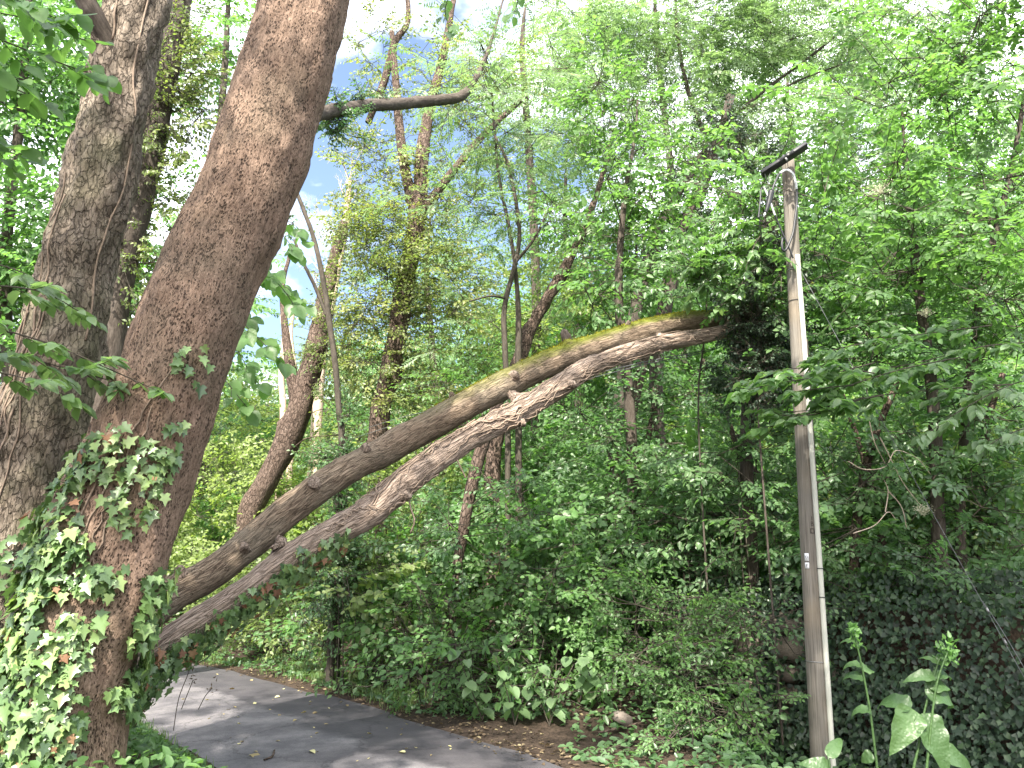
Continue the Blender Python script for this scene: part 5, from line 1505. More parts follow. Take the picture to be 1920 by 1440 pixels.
# --- background trees up the hill
BACK = [
    ('airy tree crown at the very top between the ash boughs and the elder', 1620, 50, 24, 230, 150, 2.0, 'ash', 1.7, 'leaf_ash', 2.4, .55),
    ('feathery tree crown filling the top edge above the maple', 1230, 60, 24, 240, 150, 2.0, 'ash', 1.7, 'leaf_ash', 2.2, .55),
    ('leafy crown high behind the pole head', 1480, 230, 22, 220, 130, 2.0, 'ovate', 1.6, 'leaf_ash', 2.0, .55),
    ('tall green tree on the hill behind the ivy-laden tree', 800, 520, 24, 160, 190, 2.5, 'ovate', 1.5, 'leaf_ash', 1.7, .6),
    ('rounded tree on the hill left of the maple', 1060, 420, 24, 160, 190, 2.5, 'ovate', 1.6, 'leaf_ash', 1.6, .55),
    ('spreading tree on the hill behind the pole', 1480, 430, 20, 200, 230, 2.5, 'ovate', 1.5, 'leaf_fresh', 2.2, .5),
    ('dark tree on the hill behind the elder thicket', 1760, 700, 16, 260, 230, 2.0, 'ovate', 1.3, 'leaf_fresh', 2.4, .45),
    ('dense tree on the hill behind the understorey tree', 1320, 760, 18, 220, 190, 2.0, 'ovate', 1.3, 'leaf_fresh', 2.4, .45),
    ('high feathery tree far behind the upper right elder', 1780, 250, 20, 240, 200, 2.0, 'ash', 1.6, 'leaf_ash', 2.4, .5),
    ('slim feathery tree at the top right of the ivy-laden tree', 980, 110, 20, 150, 150, 2.0, 'ash', 1.5, 'leaf_ash', 1.6, .55),
    ('far pale tree beyond the bend under the white sky', 480, 830, 34, 130, 90, 3.0, 'ovate', 2.0, 'leaf_pale', 2.0, .7),
    ('feathery tree on the slope above the shrubs centre right', 1150, 620, 20, 170, 150, 2.0, 'ash', 1.4, 'leaf_ash', 1.5, .5),
]
for k, (lab, px, py, Y, rx, ry, rd, kind, scale, leaf, lai, ti) in enumerate(BACK):
    c = at(px, py, Y); kk = cdep(c) / FPX
    b = np.array([c[0] + .3, c[1], gz(c[0], c[1]) - .2])
    st = (np.array([b, (b + c) / 2 + [.2, 0, 0], c, c + [.1, 0, .8 * ry * kk]]), [.17, .14, .09, .03])
    plant('hillside_tree', lab, 'tree', [st], [ell(px, py, Y, rx, ry, rd, lai)], kind, scale, M[leaf], M['bark_dark'], 'trees up the hillside', seed=80 + k, crad=.55, tint=ti, clump=8, shell=2.2, twigs=False, limb_min=.03)

# --- the wood on the slope: trees and shrubs that share a few crowns
def shared_crown(kind, scale, lai, leaf, seed, tint, rad=1.0, shell=2.2, clump=8, crad=.25, flat=1.0):
    rng = np.random.default_rng(seed)
    P_, lk = PROTO[kind]
    per = np.mean([np.sum(p[2] ** 2) for p in P_]) * LEAFAREA[lk] * scale * scale
    ns = int(lai * math.pi * rad * rad / per); nc = max(6, ns // clump)
    C = norm(rng.normal(size=(nc, 3))) * (rng.random((nc, 1)) ** (1 / shell)) * rad * np.array([1, 1, flat])
    C = C[vnoise(C / rad * 2.4 + 9, seed) > .33]
    k = max(1, ns // len(C)); idx = np.repeat(np.arange(len(C)), k)
    off = rng.normal(0, crad, (len(idx), 3)) * [1, 1, .6]
    D = off + .3 * norm(C[idx]) + rng.normal(0, .1, off.shape); D[:, 2] *= .5
    mb = MB()
    scatter_sprays(mb, None, C[idx] + off, D, kind, scale, rng, np.clip(tint + rng.normal(0, .14, len(C))[idx], .02, .98), twigs=False)
    return mb.mesh('crown', leaf)


TREE_CROWNS = [shared_crown('ovate', 1.7, 2.3, M['leaf_fresh'], 1, .5, 2.4, crad=.5), shared_crown('ovate', 1.6, 2.1, M['leaf_lime'], 2, .55, 2.4, crad=.5),
               shared_crown('ash', 1.6, 2.0, M['leaf_ash'], 3, .5, 2.4, crad=.6), shared_crown('ovate', 1.6, 2.4, M['leaf_deep'], 4, .6, 2.4, crad=.5)]
SHRUB_CROWNS = [shared_crown('ovate', .85, 2.6, M['leaf_fresh'], 11, .55, .8, crad=.2, flat=.8), shared_crown('ovate', .95, 2.4, M['leaf_pale'], 12, .5, .8, crad=.2, flat=.75),
                shared_crown('ovate', .8, 2.6, M['leaf_deep'], 13, .65, .8, crad=.2, flat=.8), shared_crown('ovate_near', .8, 2.4, M['leaf_fresh'], 14, .5, .8, crad=.2, flat=.8)]
def where_(x, y, z, cuts=(12, 16)):
    px = proj(np.array([[x, y, z]]))[0, 0]
    zone = ['at the left edge behind the trunks', 'beyond the bend', 'behind the middle of the leaning stems', 'below the peeling tree', 'under the raised ends of the leaning stems', 'straight behind the pole', 'right of the pole', 'at the right edge'][int(np.searchsorted([300, 700, 900, 1130, 1400, 1560, 1780], px))]
    return ['low on the slope', 'halfway up the slope', 'high on the slope'][int(np.searchsorted(cuts, y))] + ' ' + zone


rng = np.random.default_rng(88)
KINDS = ['leafy mid-green tree', 'yellow-green sunlit tree', 'feathery pale tree', 'dark green tree']
placed = []
for row in range(8):
    Y0 = 16.5 + row * 3.4
    for X0 in np.arange(-.62 * Y0, .86 * Y0, 3.9):
        x, y = X0 + rng.uniform(-1.5, 1.5), Y0 + rng.uniform(-1.5, 1.5)
        sd_ = float(edge_dist(x, y)[0])
        if sd_ < 3.5:
            continue
        if x / y < .02 and rng.random() < .45 or (x / y < -.18 and row < 3):
            continue
        if row < 3 and rng.random() < (.75 if x / y < .12 else .35):
            continue
        k = int(rng.choice(4, p=[.4, .25, .2, .15] if x > 0 else [.3, .45, .25, 0]))
        g = gz(x, y); h = rng.uniform(3.2, 6.5) * (.62 if x / y < -.12 else 1)
        if x / y < -.22:
            h *= .55
        root = thing('wood_tree', KINDS[k] + ' ' + where_(x, y, g + h, (23, 32)), 'tree', (x, y, g - .1), 'trees of the wood up the slope')
        m_ = MB(); Tube([(x, y, g - .1), (x + rng.uniform(-.3, .3), y, g + h * .5), (x + rng.uniform(-.5, .5), y, g + h * 1.05)], [.13, .1, .03], n=9, sides=7, lump=.12, seed=row).add(m_)
        m_.build('trunk', M['bark_dark'], root, smooth=True, bark=True)
        for q in range(2 if h > 3 else 1):
            o = link('crown', TREE_CROWNS[k], root, 'stuff')
            sc_ = rng.uniform(.75, 1.15)
            o.location = (rng.uniform(-.8, .8), rng.uniform(-.8, .8), h * (.95 if q == 0 else .5)); o.rotation_euler = (0, 0, rng.uniform(-.7, .7)); o.scale = (sc_ * rng.choice([-1, 1]), sc_, sc_ * rng.uniform(.85, 1.2))
KS = ['mid-green shrub', 'pale yellow-green shrub', 'dark leafy shrub', 'large-leaved green shrub']
nsh = 0
for t_ in range(900):
    x, y = rng.uniform(-11, 12), rng.uniform(8.5, 24)
    s_ = float(edge_dist(x, y)[0])
    if s_ < 2.3 or abs(x / y) > .8 or any((x - a) ** 2 + (y - b) ** 2 < (.75 + .02 * y) ** 2 for a, b in placed) or (x > 1.5 and s_ < 4.3):
        continue
    placed.append((x, y)); nsh += 1
    bright = x / y < -.05
    k = int(rng.choice(4, p=[.2, .6, 0, .2] if bright else [.35, .12, .3, .23]))
    g = gz(x, y); sc_ = rng.uniform(.75, 1.35) * (1 + .015 * (y - 9))
    root = thing('thicket_shrub', KS[k] + ' ' + where_(x, y, g + .6), 'shrub', (x, y, g), 'thicket shrubs on the slope')
    m_ = MB()
    for q in range(3):
        m_2 = np.array([x + rng.normal(0, .25), y + rng.normal(0, .25), g + sc_ * rng.uniform(.6, 1.0)])
        thin(m_, [(x, y, g - .05)], [m_2], .014, .006)
    m_.build('stems', M['bark_twig'], root, bark=True, kind='stuff')
    o = link('foliage', SHRUB_CROWNS[k], root, 'stuff'); o.location = (0, 0, .62 * sc_); o.rotation_euler = (0, 0, rng.uniform(-.7, .7)); o.scale = (sc_ * rng.choice([-1, 1]), sc_, sc_ * rng.uniform(.9, 1.25))
    if nsh >= 170:
        break

# far wood closing the slope
rng = np.random.default_rng(31)
mb = MB()
n = 3600
X = rng.uniform(-36, 46, n); Y = rng.uniform(30, 54, n)
G = ground(X, Y)
ht = (4.5 + 4.5 * vnoise(np.c_[X * .16, Y * .16, np.zeros(n)], 6)) * np.where(X < -3, .55, 1)
Zz = G + ht * np.sqrt(rng.random(n))
ok = vnoise(np.c_[X, Y, Zz] * .55, 9) > .38
C = np.c_[X, Y, Zz][ok]
scatter_sprays(mb, None, C, rng.normal(size=C.shape) * [1, 1, .4], 'ovate', 2.9, rng, np.clip(rng.normal(.5, .2, len(C)), 0, 1), twigs=False)
o = mb.build('distant_woodland', M['leaf_ash'], kind='stuff')

# ================================================================ stone wall under the ivy
WP = []
xs = np.linspace(2.0, 9.0, 400)
ex = np.interp(np.linspace(0, 1, 2000), np.linspace(0, 1, len(EDGE)), np.arange(len(EDGE)))
dn = -left                                       # right-hand normals
wl_ = EDGE + dn * WALL_S
sel = (wl_[:, 0] > 1.7) & (wl_[:, 1] > 1.0) & (wl_[:, 1] < 10.5)
WL = wl_[sel][::-1]                              # from the far left end to the near right end
wacc = np.concatenate([[0], np.cumsum(np.linalg.norm(np.diff(WL, axis=0), axis=1))])
wall = thing('stone_wall', 'low dry-stone retaining wall half buried in ivy left of the pole', 'wall', (WL[0][0], WL[0][1], gz(*WL[0])))
STONE = []
rng = np.random.default_rng(12)
for k in range(6):
    bm_v = []
    m_ = MB()
    gu, gv = 8, 4
    th, ph = np.meshgrid(np.linspace(0, 2 * math.pi, gu + 1)[:-1], np.linspace(-1, 1, gv), indexing='xy')
    q = np.stack([np.sign(np.cos(th)) * np.abs(np.cos(th)) ** .3 * (1 - .35 * np.abs(ph) ** 5), np.sign(np.sin(th)) * np.abs(np.sin(th)) ** .3 * (1 - .35 * np.abs(ph) ** 5), ph], -1).reshape(-1, 3)
    q = q + rng.normal(0, .1, q.shape)
    i, j = np.meshgrid(np.arange(gv - 1), np.arange(gu), indexing='ij')
    f = np.stack([i * gu + j, i * gu + (j + 1) % gu, (i + 1) * gu + (j + 1) % gu, (i + 1) * gu + j], -1).reshape(-1, 4)
    m_.add(q, [f, np.array([list(range(gu))[::-1]]), np.array([[(gv - 1) * gu + a for a in range(gu)]])])
    STONE.append(m_.mesh('stone', M['stone']))
base_w = np.array(wall.matrix_world.translation)
zrow = 0.0
for row in range(6):
    hgt = rng.uniform(.2, .3)
    x = rng.uniform(0, .3)
    while x < min(wacc[-1], 2.2):
        wdt = rng.uniform(.25, .55)
        c = np.array([np.interp(x + wdt / 2, wacc, WL[:, 0]), np.interp(x + wdt / 2, wacc, WL[:, 1])])
        k = min(len(WL) - 2, int(np.searchsorted(wacc, x + wdt / 2)))
        tg = WL[k + 1] - WL[k]
        o = bpy.data.objects.new('stone', STONE[rng.integers(0, 6)]); COL.objects.link(o); o.parent = wall
        o.location = (c[0] - base_w[0], c[1] - base_w[1], -.45 + zrow + hgt / 2 - base_w[2] + .0)
        o.rotation_euler = (rng.normal(0, .05), rng.normal(0, .06), math.atan2(tg[1], tg[0]))
        o.scale = (wdt / 2 * 1.0, .2, hgt / 2 * 1.04)
        x += wdt + .02
    zrow += hgt + .015

# ivy over the wall and bank: many small glossy leaves, the largest ones single
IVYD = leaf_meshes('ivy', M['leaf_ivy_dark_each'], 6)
biv = thing('bank_ivy', 'curtain of dark glossy ivy over the bank behind the pole and tall weeds', 'ivy', (WL[len(WL) // 2][0], WL[len(WL) // 2][1], 0))
n = 36000
tacc = rng.uniform(-.3, wacc[-1], n)
k = np.clip(np.searchsorted(wacc, tacc), 1, len(WL) - 1)
cx, cy = np.interp(tacc, wacc, WL[:, 0]), np.interp(tacc, wacc, WL[:, 1])
nrm = np.stack([np.interp(tacc, wacc, -np.gradient(WL[:, 1])), np.interp(tacc, wacc, np.gradient(WL[:, 0]))], -1)
nrm = norm(nrm)                                  # towards the road or away from it, fixed below
if np.mean(nrm @ np.array([-.76, -.65])) < 0:
    nrm = -nrm
hh = rng.random(n)
out_ = .2 + .55 * (1 - hh) ** 1.6 + .22 * (vnoise(np.c_[tacc * 1.2, hh * 2, np.zeros(n)], 5) - .3) + rng.uniform(-.06, .06, n)
over = .35 + .9 * vnoise(np.c_[tacc * .9, np.zeros(n), np.full(n, 3.0)], 25)
out_ = np.where(rng.random(n) < .4, rng.uniform(-.12, .12, n) + .3 * (1 - hh), out_)
out_ = np.where(hh > .9, out_ - 1.1 * rng.random(n), out_)
P = np.c_[cx + nrm[:, 0] * out_, cy + nrm[:, 1] * out_, -.42 + 1.5 * hh + .35 * over * sstep(.6, 1, hh)]
wallshow = (tacc < 2.3) & (tacc > .4) & (hh > .28) & (hh < .8) & (vnoise(np.c_[tacc * 2.6, hh * 3, np.ones(n)], 15) > .4)
pxw = proj(P)[:, 0]
wallshow &= (pxw > 1370) & (pxw < 1515)
P = P[~wallshow]; nrm3 = np.c_[nrm, np.full(n, .35)][~wallshow]
Rv = ivy_rot(nrm3 + rng.normal(0, .25, nrm3.shape), rng, .3, .6)
sz = rng.uniform(.03, .066, len(P))
pr = proj(P)
vis = np.where((pr[:, 0] > 1380) & (pr[:, 0] < 1920) & (pr[:, 1] > 1090) & (pr[:, 1] < 1440))[0]
one = rng.permutation(vis)[:290]
rest = np.setdiff1d(np.arange(len(P)), one)
leaf_parts(biv, IVYD, P[one] + norm(nrm3[one]) * .05, Rv[one], sz[one] * 1.25)
mb = MB(); put(mb, 'ivy_small', P[rest], Rv[rest], sz[rest], np.clip(rng.normal(.42, .26, len(rest)), 0, 1))
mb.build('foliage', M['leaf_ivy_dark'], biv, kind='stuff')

# ================================================================ undergrowth, grass and litter on the ground
rng = np.random.default_rng(41)


def patch(n, xr, yr, srange, dens=None):
    x, y = rng.uniform(*xr, n), rng.uniform(*yr, n)
    s = edge_dist(x, y)
    ok = (s > srange[0]) & (s < srange[1])
    x, y, s = x[ok], y[ok], s[ok]
    return x, y, s


# low leafy ground cover on the bank
x, y, s = patch(60000, (-9, 7.5), (2.5, 17), (.25, 9))
cov = vnoise(np.c_[x * .8, y * .8, np.zeros(len(x))], 2) + .5 * sstep(.2, 2.5, s) - .02 * ((x > .2) & (s < 1.0)) - .1 * (s < .4)
ok = (cov > .42) & (rng.random(len(x)) < .95 / (1 + .02 * y))
x, y, s = x[ok], y[ok], s[ok]
z = ground(x, y) + rng.random(len(x)) * (.05 + .22 * sstep(.3, 2.5, s))
P = np.c_[x, y, z]
mb = MB()
put(mb, 'hex', P, rots(rng.normal(size=P.shape) * [1, 1, .35] + [0, -.25, 0], rng.normal(0, .35, P.shape) + [-.1, -.35, 1]), rng.uniform(.045, .1, len(P)) , np.clip(.25 + .5 * vnoise(P * 1.1, 3) + rng.normal(0, .15, len(P)), 0, 1))
x, y, s = patch(26000, (-14, 17), (13, 32), (2, 40))
x, y = x[:9000], y[:9000]
P = np.c_[x, y, ground(x, y) + rng.random(len(x)) * .3]
put(mb, 'diamond', P, rots(rng.normal(size=P.shape) * [1, 1, .35], rng.normal(0, .4, P.shape) + [-.1, -.45, 1]), rng.uniform(.16, .34, len(P)), np.clip(rng.normal(.6, .2, len(P)), 0, 1))
mb.build('ground_cover', M['leaf_deep'], kind='stuff')
# grass blades on both verges
x, y, s = patch(120000, (-7, 4), (4.0, 15), (-ROADW - 1.6, 1.5))
lf = -s - ROADW
on = ((s > .12) & (s < 1.1)) | ((lf > .08) & (lf < 1.5))
gn = vnoise(np.c_[x * 1.4, y * 1.4, np.zeros(len(x))], 12)
thr = np.where(x > -.3, .72, .45)
on &= (gn > thr) | ((lf > .1) & (gn > .3))
on &= ~((s > 0) & (s < .35) & (rng.random(len(s)) < .75))
x, y, s, lf = x[on][:26000], y[on][:26000], s[on][:26000], lf[on][:26000]
z = ground(x, y)
hgt = rng.uniform(.05, .16, len(x)) * (1 + .5 * (lf > .25))
yaw = rng.uniform(0, 2 * math.pi, len(x)); lean = rng.uniform(.1, .75, len(x))
dx, dy = np.cos(yaw), np.sin(yaw)
b0 = np.c_[x, y, z - .01]; w = rng.uniform(.0022, .0045, len(x))[:, None]
sdv = np.c_[-dy, dx, np.zeros(len(x))] * w
m1 = b0 + np.c_[dx * lean * .35, dy * lean * .35, np.full(len(x), .62)] * hgt[:, None]
t1 = b0 + np.c_[dx * lean * 1.0, dy * lean * 1.0, 1 - lean * .5] * hgt[:, None]
V = np.stack([b0 - sdv, b0 + sdv, m1 + sdv * .8, m1 - sdv * .8, t1], 1)
ar = np.arange(len(x))[:, None] * 5
mb = MB()
mb.add(V.reshape(-1, 3), [ar + np.array([[0, 1, 2, 3]]), ar + np.array([[3, 2, 4]])], np.repeat(np.clip(rng.normal(.45, .25, len(x)), 0, 1), 5))
mb.build('grass', M['grass'], kind='stuff')
# leafy weeds on the left verge
x, y, s = patch(40000, (-5.5, -1.2), (3.6, 8.5), (-ROADW - 2.2, -ROADW - .1))
gn = vnoise(np.c_[x * 2, y * 2, np.zeros(len(x))], 22)
ok = gn > .4
x, y, s = x[ok][:5200], y[ok][:5200], s[ok][:5200]
lf = -s - ROADW
z = ground(x, y) + rng.random(len(x)) * (.06 + .3 * sstep(.1, 1.0, lf))
P = np.c_[x, y, z]
mb = MB(); put(mb, 'hex', P, rots(rng.normal(size=P.shape) * [1, 1, .4], rng.normal(0, .4, P.shape) + [0, -.3, 1]), rng.uniform(.04, .085, len(P)), np.clip(rng.normal(.5, .22, len(P)), 0, 1))
mb.build('verge_weeds', M['leaf_fresh'], kind='stuff')
# leaf litter along the right verge and earth
x, y, s = patch(90000, (-7, 5), (3.5, 14), (-.18, 2.4))
p = np.exp(-((s - .22) / .3) ** 2) * .5 + .35 * ((x > -.6) & (s < 2)) * (vnoise(np.c_[x * 1.5, y * 1.5, np.zeros(len(x))], 31) > .35)
ok = rng.random(len(x)) < p
x, y, s = x[ok][:2100], y[ok][:2100], s[ok][:2100]
P = np.c_[x, y, np.maximum(ground(x, y), np.where(s < 0, .02, -9)) + rng.uniform(.004, .025, len(x))]
mb = MB(); put(mb, 'hex', P, rots(rng.normal(size=P.shape) * [1, 1, .15], rng.normal(0, .3, P.shape) + [0, 0, 1]), rng.uniform(.02, .06, len(P)), np.clip(rng.normal(.4, .28, len(P)), 0, 1))
mb.build('leaf_litter', M['dead_leaf'], kind='stuff')

# single pale leaves on the road
DEAD = leaf_meshes('oval', M['dead_leaf_each'], 5)
spots = [(470, 1412, .09), (580, 1408, .06), (595, 1335, .05), (557, 1350, .04), (760, 1412, .05), (780, 1402, .03), (430, 1292, .06), (438, 1325, .05), (480, 1318, .04), (525, 1305, .05), (575, 1334, .06), (430, 1330, .05), (385, 1312, .04), (700, 1322, .04), (615, 1325, .03), (535, 1288, .04), (470, 1272, .04), (405, 1262, .04), (690, 1375, .04), (840, 1396, .03), (445, 1356, .04), (395, 1345, .04), (650, 1318, .04), (505, 1330, .03), (560, 1290, .03)]
rng = np.random.default_rng(3)
for k in range(70):
    spots.append((rng.uniform(340, 960), rng.uniform(1245, 1438), rng.uniform(.018, .04)))
for px, py, sz_ in spots:
    d_ = at(px, py, 1.0) - np.array([0, 0, CAMZ]); t_ = (CAMZ - .045) / -d_[2]
    p_ = np.array([0, 0, CAMZ]) + d_ * t_
    s_ = float(edge_dist(p_[0], p_[1])[0])
    if not (-ROADW + .05 < s_ < -.03):
        continue
    u_ = -s_ / ROADW
    o = bpy.data.objects.new('fallen_leaf', DEAD[rng.integers(0, 5)]); COL.objects.link(o)
    o.location = (p_[0], p_[1], .012 + .03 * math.sin(math.pi * u_) + sz_ * .12 + .003)
    o.rotation_euler = (rng.normal(0, .2), rng.normal(.1, .15), rng.uniform(0, 6.28)); o.scale = (sz_ * 1.35,) * 3
    o['category'], o['group'] = 'fallen leaf', 'fallen leaves on the road'
    o['label'] = 'pale yellow fallen leaf lying on the grey asphalt' if sz_ > .035 else 'tiny pale fallen leaf lying on the grey asphalt'

# rock and dead sticks at the verge
_m = MB()
_m.add(np.array([(-1, -.7, -.8), (.9, -.9, -.8), (1.1, .6, -.8), (-.8, .9, -.8), (-.75, -.55, .35), (.2, -.8, .75), (.95, -.1, .3), (.1, .55, .6), (-.6, .5, .2)]),
       [np.array([(0, 1, 5, 4), (1, 2, 6, 5), (2, 3, 8, 7), (3, 0, 4, 8), (3, 2, 1, 0)]), np.array([(5, 6, 7), (2, 7, 6), (4, 5, 7), (4, 7, 8)])])
rk = bpy.data.objects.new('rock', _m.mesh('rock', M['stone'])); COL.objects.link(rk)
rk.data.materials.clear(); rk.data.materials.append(M['rock'])
c = at(1168, 1312, 7.6); rk.location = (c[0], c[1], gz(c[0], c[1]) + .05); rk.scale = (.12, .09, .07); rk.rotation_euler = (.35, .5, .6)
rk['label'], rk['category'] = 'grey angular rock lying in the undergrowth at the foot of the bank', 'rock'
for lab, pts, rad in (('dead stick lying on the earth right of the rock', [(1120, 1345, 7.3), (1180, 1325, 7.5), (1240, 1300, 7.7)], .012), ('thin dark stick lying on the left part of the road', [(495, 1425, 6.4), (510, 1415, 6.5), (515, 1400, 6.7)], .008)):
    q = [at(*p) for p in pts]
    for w in q:
        w[2] = max(gz(w[0], w[1]), .03) + rad
    t_ = thing('stick', lab, 'stick', q[0])
    m_ = MB(); Tube(q, np.full(len(q), rad), n=14, sides=6, lump=.2).add(m_, True); m_.build('wood', M['bark_brown'], t_, smooth=True, bark=True)

# thin dry weed stalks before the road's left edge
for k, pts in enumerate(([(325, 1370), (335, 1310), (352, 1265), (360, 1240)], [(340, 1330), (352, 1300), (362, 1275)], [(372, 1330), (385, 1305), (398, 1290)])):
    w = thing('weed_stalk', ['tallest thin dry stalk leaning over the left road edge', 'short dark seed stalk by the left road edge', 'thin faint stalk nearest the road by the left verge'][k], 'weed', at(*pts[0], 5.6), 'dry stalks at the left road edge')
    mb = MB(); Tube([at(x_, y_, 5.6) for x_, y_ in pts], np.full(len(pts), .003), n=14, sides=5).add(mb); mb.build('stem', M['bark_twig'], w, smooth=True, bark=True)
    mb = MB(); n = 12; q = at(*pts[-1], 5.6) + rng.normal(0, .02, (n, 3)) * [1, 1, 2]
    put(mb, 'slim', q, rots(rng.normal(size=(n, 3)), rng.normal(size=(n, 3))), np.full(n, .03), np.full(n, .2)); mb.build('seed_head', M['dead_leaf'], w, kind='stuff')

# seedlings with big drooping leaves at the road edge
BIG = leaf_meshes('round', M['leaf_fresh_each'], 6)
for k, (px, py, Y, ht_, nl, lab) in enumerate(((905, 1335, 7.9, .62, 13, 'left one of the big-leaved seedlings at the road edge'), (965, 1345, 7.7, .6, 16, 'middle and fullest big-leaved seedling at the road edge'), (1030, 1330, 7.7, .55, 11, 'right one of the big-leaved seedlings at the road edge'), (1130, 1290, 8.0, .5, 12, 'big-leaved seedling beside the grey rock'), (1085, 1300, 8.3, .6, 12, 'dark big-leaved seedling under the hazel sprays'))):
    rng = np.random.default_rng(200 + k)
    c = at(px, py, Y); c[2] = gz(c[0], c[1])
    sd_ = thing('seedling', lab, 'seedling', c, 'big-leaved seedlings on the verge')
    P, X, Z = [], [], []
    for q in range(3):
        e = c + np.array([rng.normal(0, .13), rng.normal(0, .1), ht_ * rng.uniform(.7, 1.1)])
        tb = Tube([c, (c + e) / 2 + rng.normal(0, .03, 3), e], [.006, .005, .003], n=10, sides=5); m_ = MB(); tb.add(m_); m_.build('stem', M['bark_twig'], sd_, smooth=True, bark=True)
        for i in range(nl // 3 + 1):
            t = .3 + .7 * i / (nl // 3); j = int(t * 9); yw = i * 2.4 + q
            P.append(tb.P[j]); X.append([math.cos(yw), math.sin(yw) - .4, -.5 - .5 * rng.random()]); Z.append([math.cos(yw) * .6, math.sin(yw) * .6 - .5, .8])
    leaf_parts(sd_, BIG, np.array(P), rots(np.array(X, float), np.array(Z, float)), rng.uniform(.085, .15, len(P)))

# ================================================================ tall dock weeds at the lower right
def blade(mat, L, W, curl, wave, seed, nu=14):
    """a long leaf with a midrib groove, wavy rim and a bend"""
    rng = np.random.default_rng(seed)
    us = np.linspace(0, 1, nu); vs = np.linspace(-1, 1, 9)
    prof = np.sin(np.pi * np.clip(us, 0, 1) ** .72) ** .8 * (1 - .25 * us); prof[0] = .03; prof[-1] = .0
    v = []
    for u, pw in zip(us, prof):
        ang = curl * u ** 1.4
        x = L * (math.sin(ang) / curl if abs(curl) > .05 else u); z = -L * ((1 - math.cos(ang)) / curl if abs(curl) > .05 else 0)
        for w in vs:
            v.append((x, w * pw * W, z + .22 * W * pw * abs(w) ** 1.3 + wave * W * pw * (w ** 2) * math.sin(u * 21 + 2 * w + seed) + .05 * W * pw * abs(math.sin(u * 30 - abs(w) * 5)) * (1 - abs(w))))
    i, j = np.meshgrid(np.arange(nu - 1), np.arange(8), indexing='ij')
    f = np.stack([i * 9 + j, (i + 1) * 9 + j, (i + 1) * 9 + j + 1, i * 9 + j + 1], -1).reshape(-1, 4)
    m_ = MB(); m_.add(np.array(v), f, .5)
    return m_.mesh('leaf', mat, smooth=True)


def dock(label, stem, leaves, Y, head=0, hue='leaf_dock', leafy_head=False):
    P = [at(x_, y_, Y) for x_, y_ in stem]
    b = P[0].copy(); b[2] = gz(b[0], b[1]) - .02
    t_ = thing('dock_weed', label, 'weed', b, 'tall weeds at the lower right')
    m_ = MB(); Tube([b] + P, np.linspace(.0085, .004, len(P) + 1), n=40, sides=8).add(m_); m_.build('stem', M['leaf_dock'], t_, smooth=True, bark=True)
    for k, (x_, y_, L, W, az, el, curl, fl) in enumerate(leaves):
        p = at(x_, y_, Y); kk = cdep(p) / FPX
        d = np.array([math.cos(R(az)) * math.cos(R(el)), math.sin(R(az)) * math.cos(R(el)), math.sin(R(el))])
        z = np.array([0, -fl, 1.0]) - d * np.dot(d, [0, -fl, 1.0])
        me = blade(M[hue], L * kk, W * kk / 2, curl, .18, k)
        leaf_parts(t_, [me], np.array([p]), rots(d[None], z[None]), [1.0])
    if head:
        rng = np.random.default_rng(head); m_ = MB(); p = P[-1]; n = 60
        q = p + np.c_[rng.normal(0, .016, n), rng.normal(0, .016, n), rng.uniform(-.08, .05, n)]
        put(m_, 'hex', q, rots(rng.normal(size=(n, 3)) + [0, 0, 1.2], rng.normal(size=(n, 3))), rng.uniform(.018, .042, n), rng.uniform(.4, 1, n)); m_.build('flower_bud', M['leaf_lime'], t_, kind='stuff')


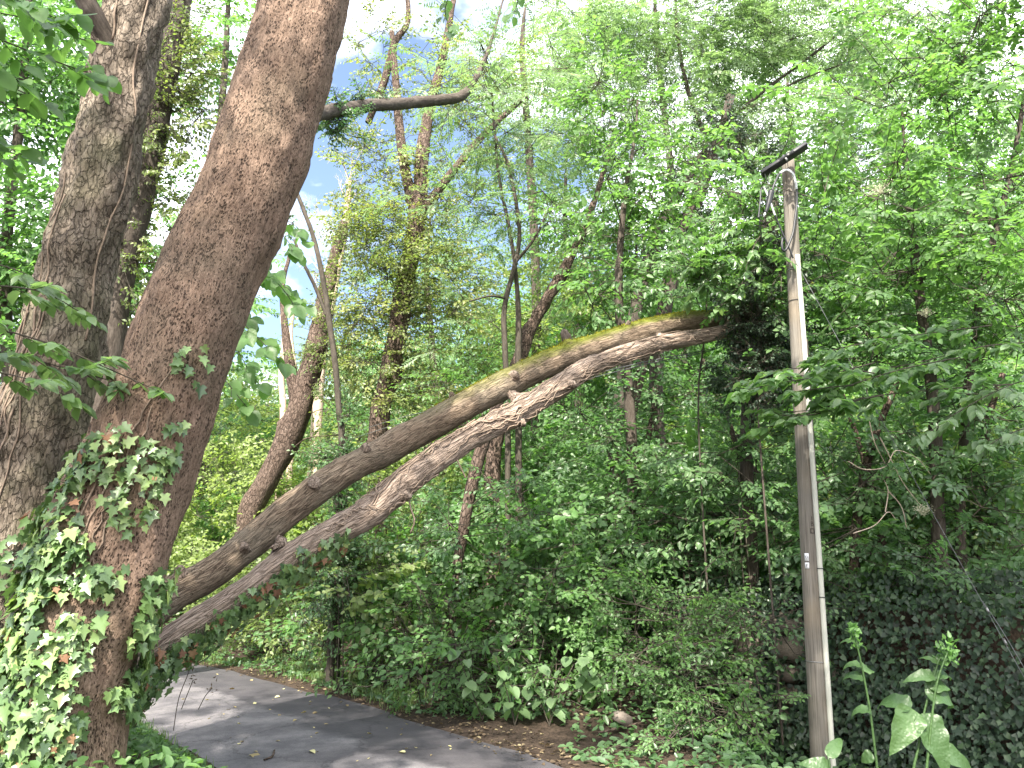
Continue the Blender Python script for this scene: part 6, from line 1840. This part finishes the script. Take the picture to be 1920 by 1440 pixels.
dock('slender weed with small curled leaves standing right of the pole foot', [(1648, 1470), (1640, 1400), (1631, 1330), (1621, 1275), (1614, 1240), (1606, 1205), (1602, 1190)],
     [(1634, 1335, 55, 26, 175, 30, 2.4, .6), (1619, 1275, 62, 24, 170, 40, 2.6, .8), (1616, 1250, 45, 20, 185, 35, 2.2, .6), (1618, 1258, 48, 30, 20, 25, 1.8, 1.0), (1606, 1212, 38, 14, 15, 20, 1.6, .5), (1604, 1204, 34, 13, 165, 25, 1.5, .6), (1602, 1194, 28, 11, 60, 60, 1.0, .5), (1602, 1194, 24, 10, 140, 55, 1.0, .5), (1637, 1415, 34, 26, 160, -25, 1.2, 1.4)], 4.5, head=4)
dock('broad-leaved dock weed with crinkled leaves, the largest at the lower right', [(1712, 1470), (1722, 1400), (1732, 1340), (1745, 1290), (1758, 1245), (1768, 1225)],
     [(1712, 1330, 100, 62, 215, -42, .7, 2.2), (1728, 1338, 112, 64, 300, -62, .5, 2.4), (1735, 1300, 95, 52, -20, 10, 2.2, 1.3), (1742, 1290, 80, 40, -5, 30, 2.2, 1.0), (1708, 1330, 90, 46, 150, 35, 2.0, 1.2), (1752, 1270, 62, 26, 5, 25, 1.6, .8), (1752, 1268, 62, 30, 190, 10, 1.2, 1.0), (1762, 1240, 46, 22, 30, 40, 1.4, .6), (1760, 1245, 40, 20, 150, 45, 1.4, .6), (1745, 1400, 110, 44, -20, -15, 1.2, 1.5), (1735, 1405, 48, 34, 30, 5, 1.4, 1.2)], 4.5, head=9)
dock('second stem of the broad dock with buds at its tip', [(1738, 1470), (1742, 1400), (1748, 1340), (1757, 1280), (1772, 1235), (1782, 1212)],
     [(1770, 1238, 30, 14, 40, 30, 1.2, .5), (1776, 1225, 26, 12, 130, 40, 1.2, .5), (1780, 1215, 24, 10, 70, 55, 1.0, .5)], 4.45, head=12)
dock('short weed with a spotted brownish leaf bending before the pole foot', [(1560, 1480), (1556, 1440), (1553, 1420)],
     [(1553, 1420, 75, 28, 25, 40, 1.0, 1.2), (1556, 1445, 60, 40, 200, 30, 1.4, 1.4), (1568, 1470, 60, 34, 10, 30, 1.5, 1.2)], 4.3)
print('TRIS in sprays', TRIS[0], 'objects', len(S.objects), 'total polys', sum(len(o.data.polygons) for o in S.objects if o.type == 'MESH'))
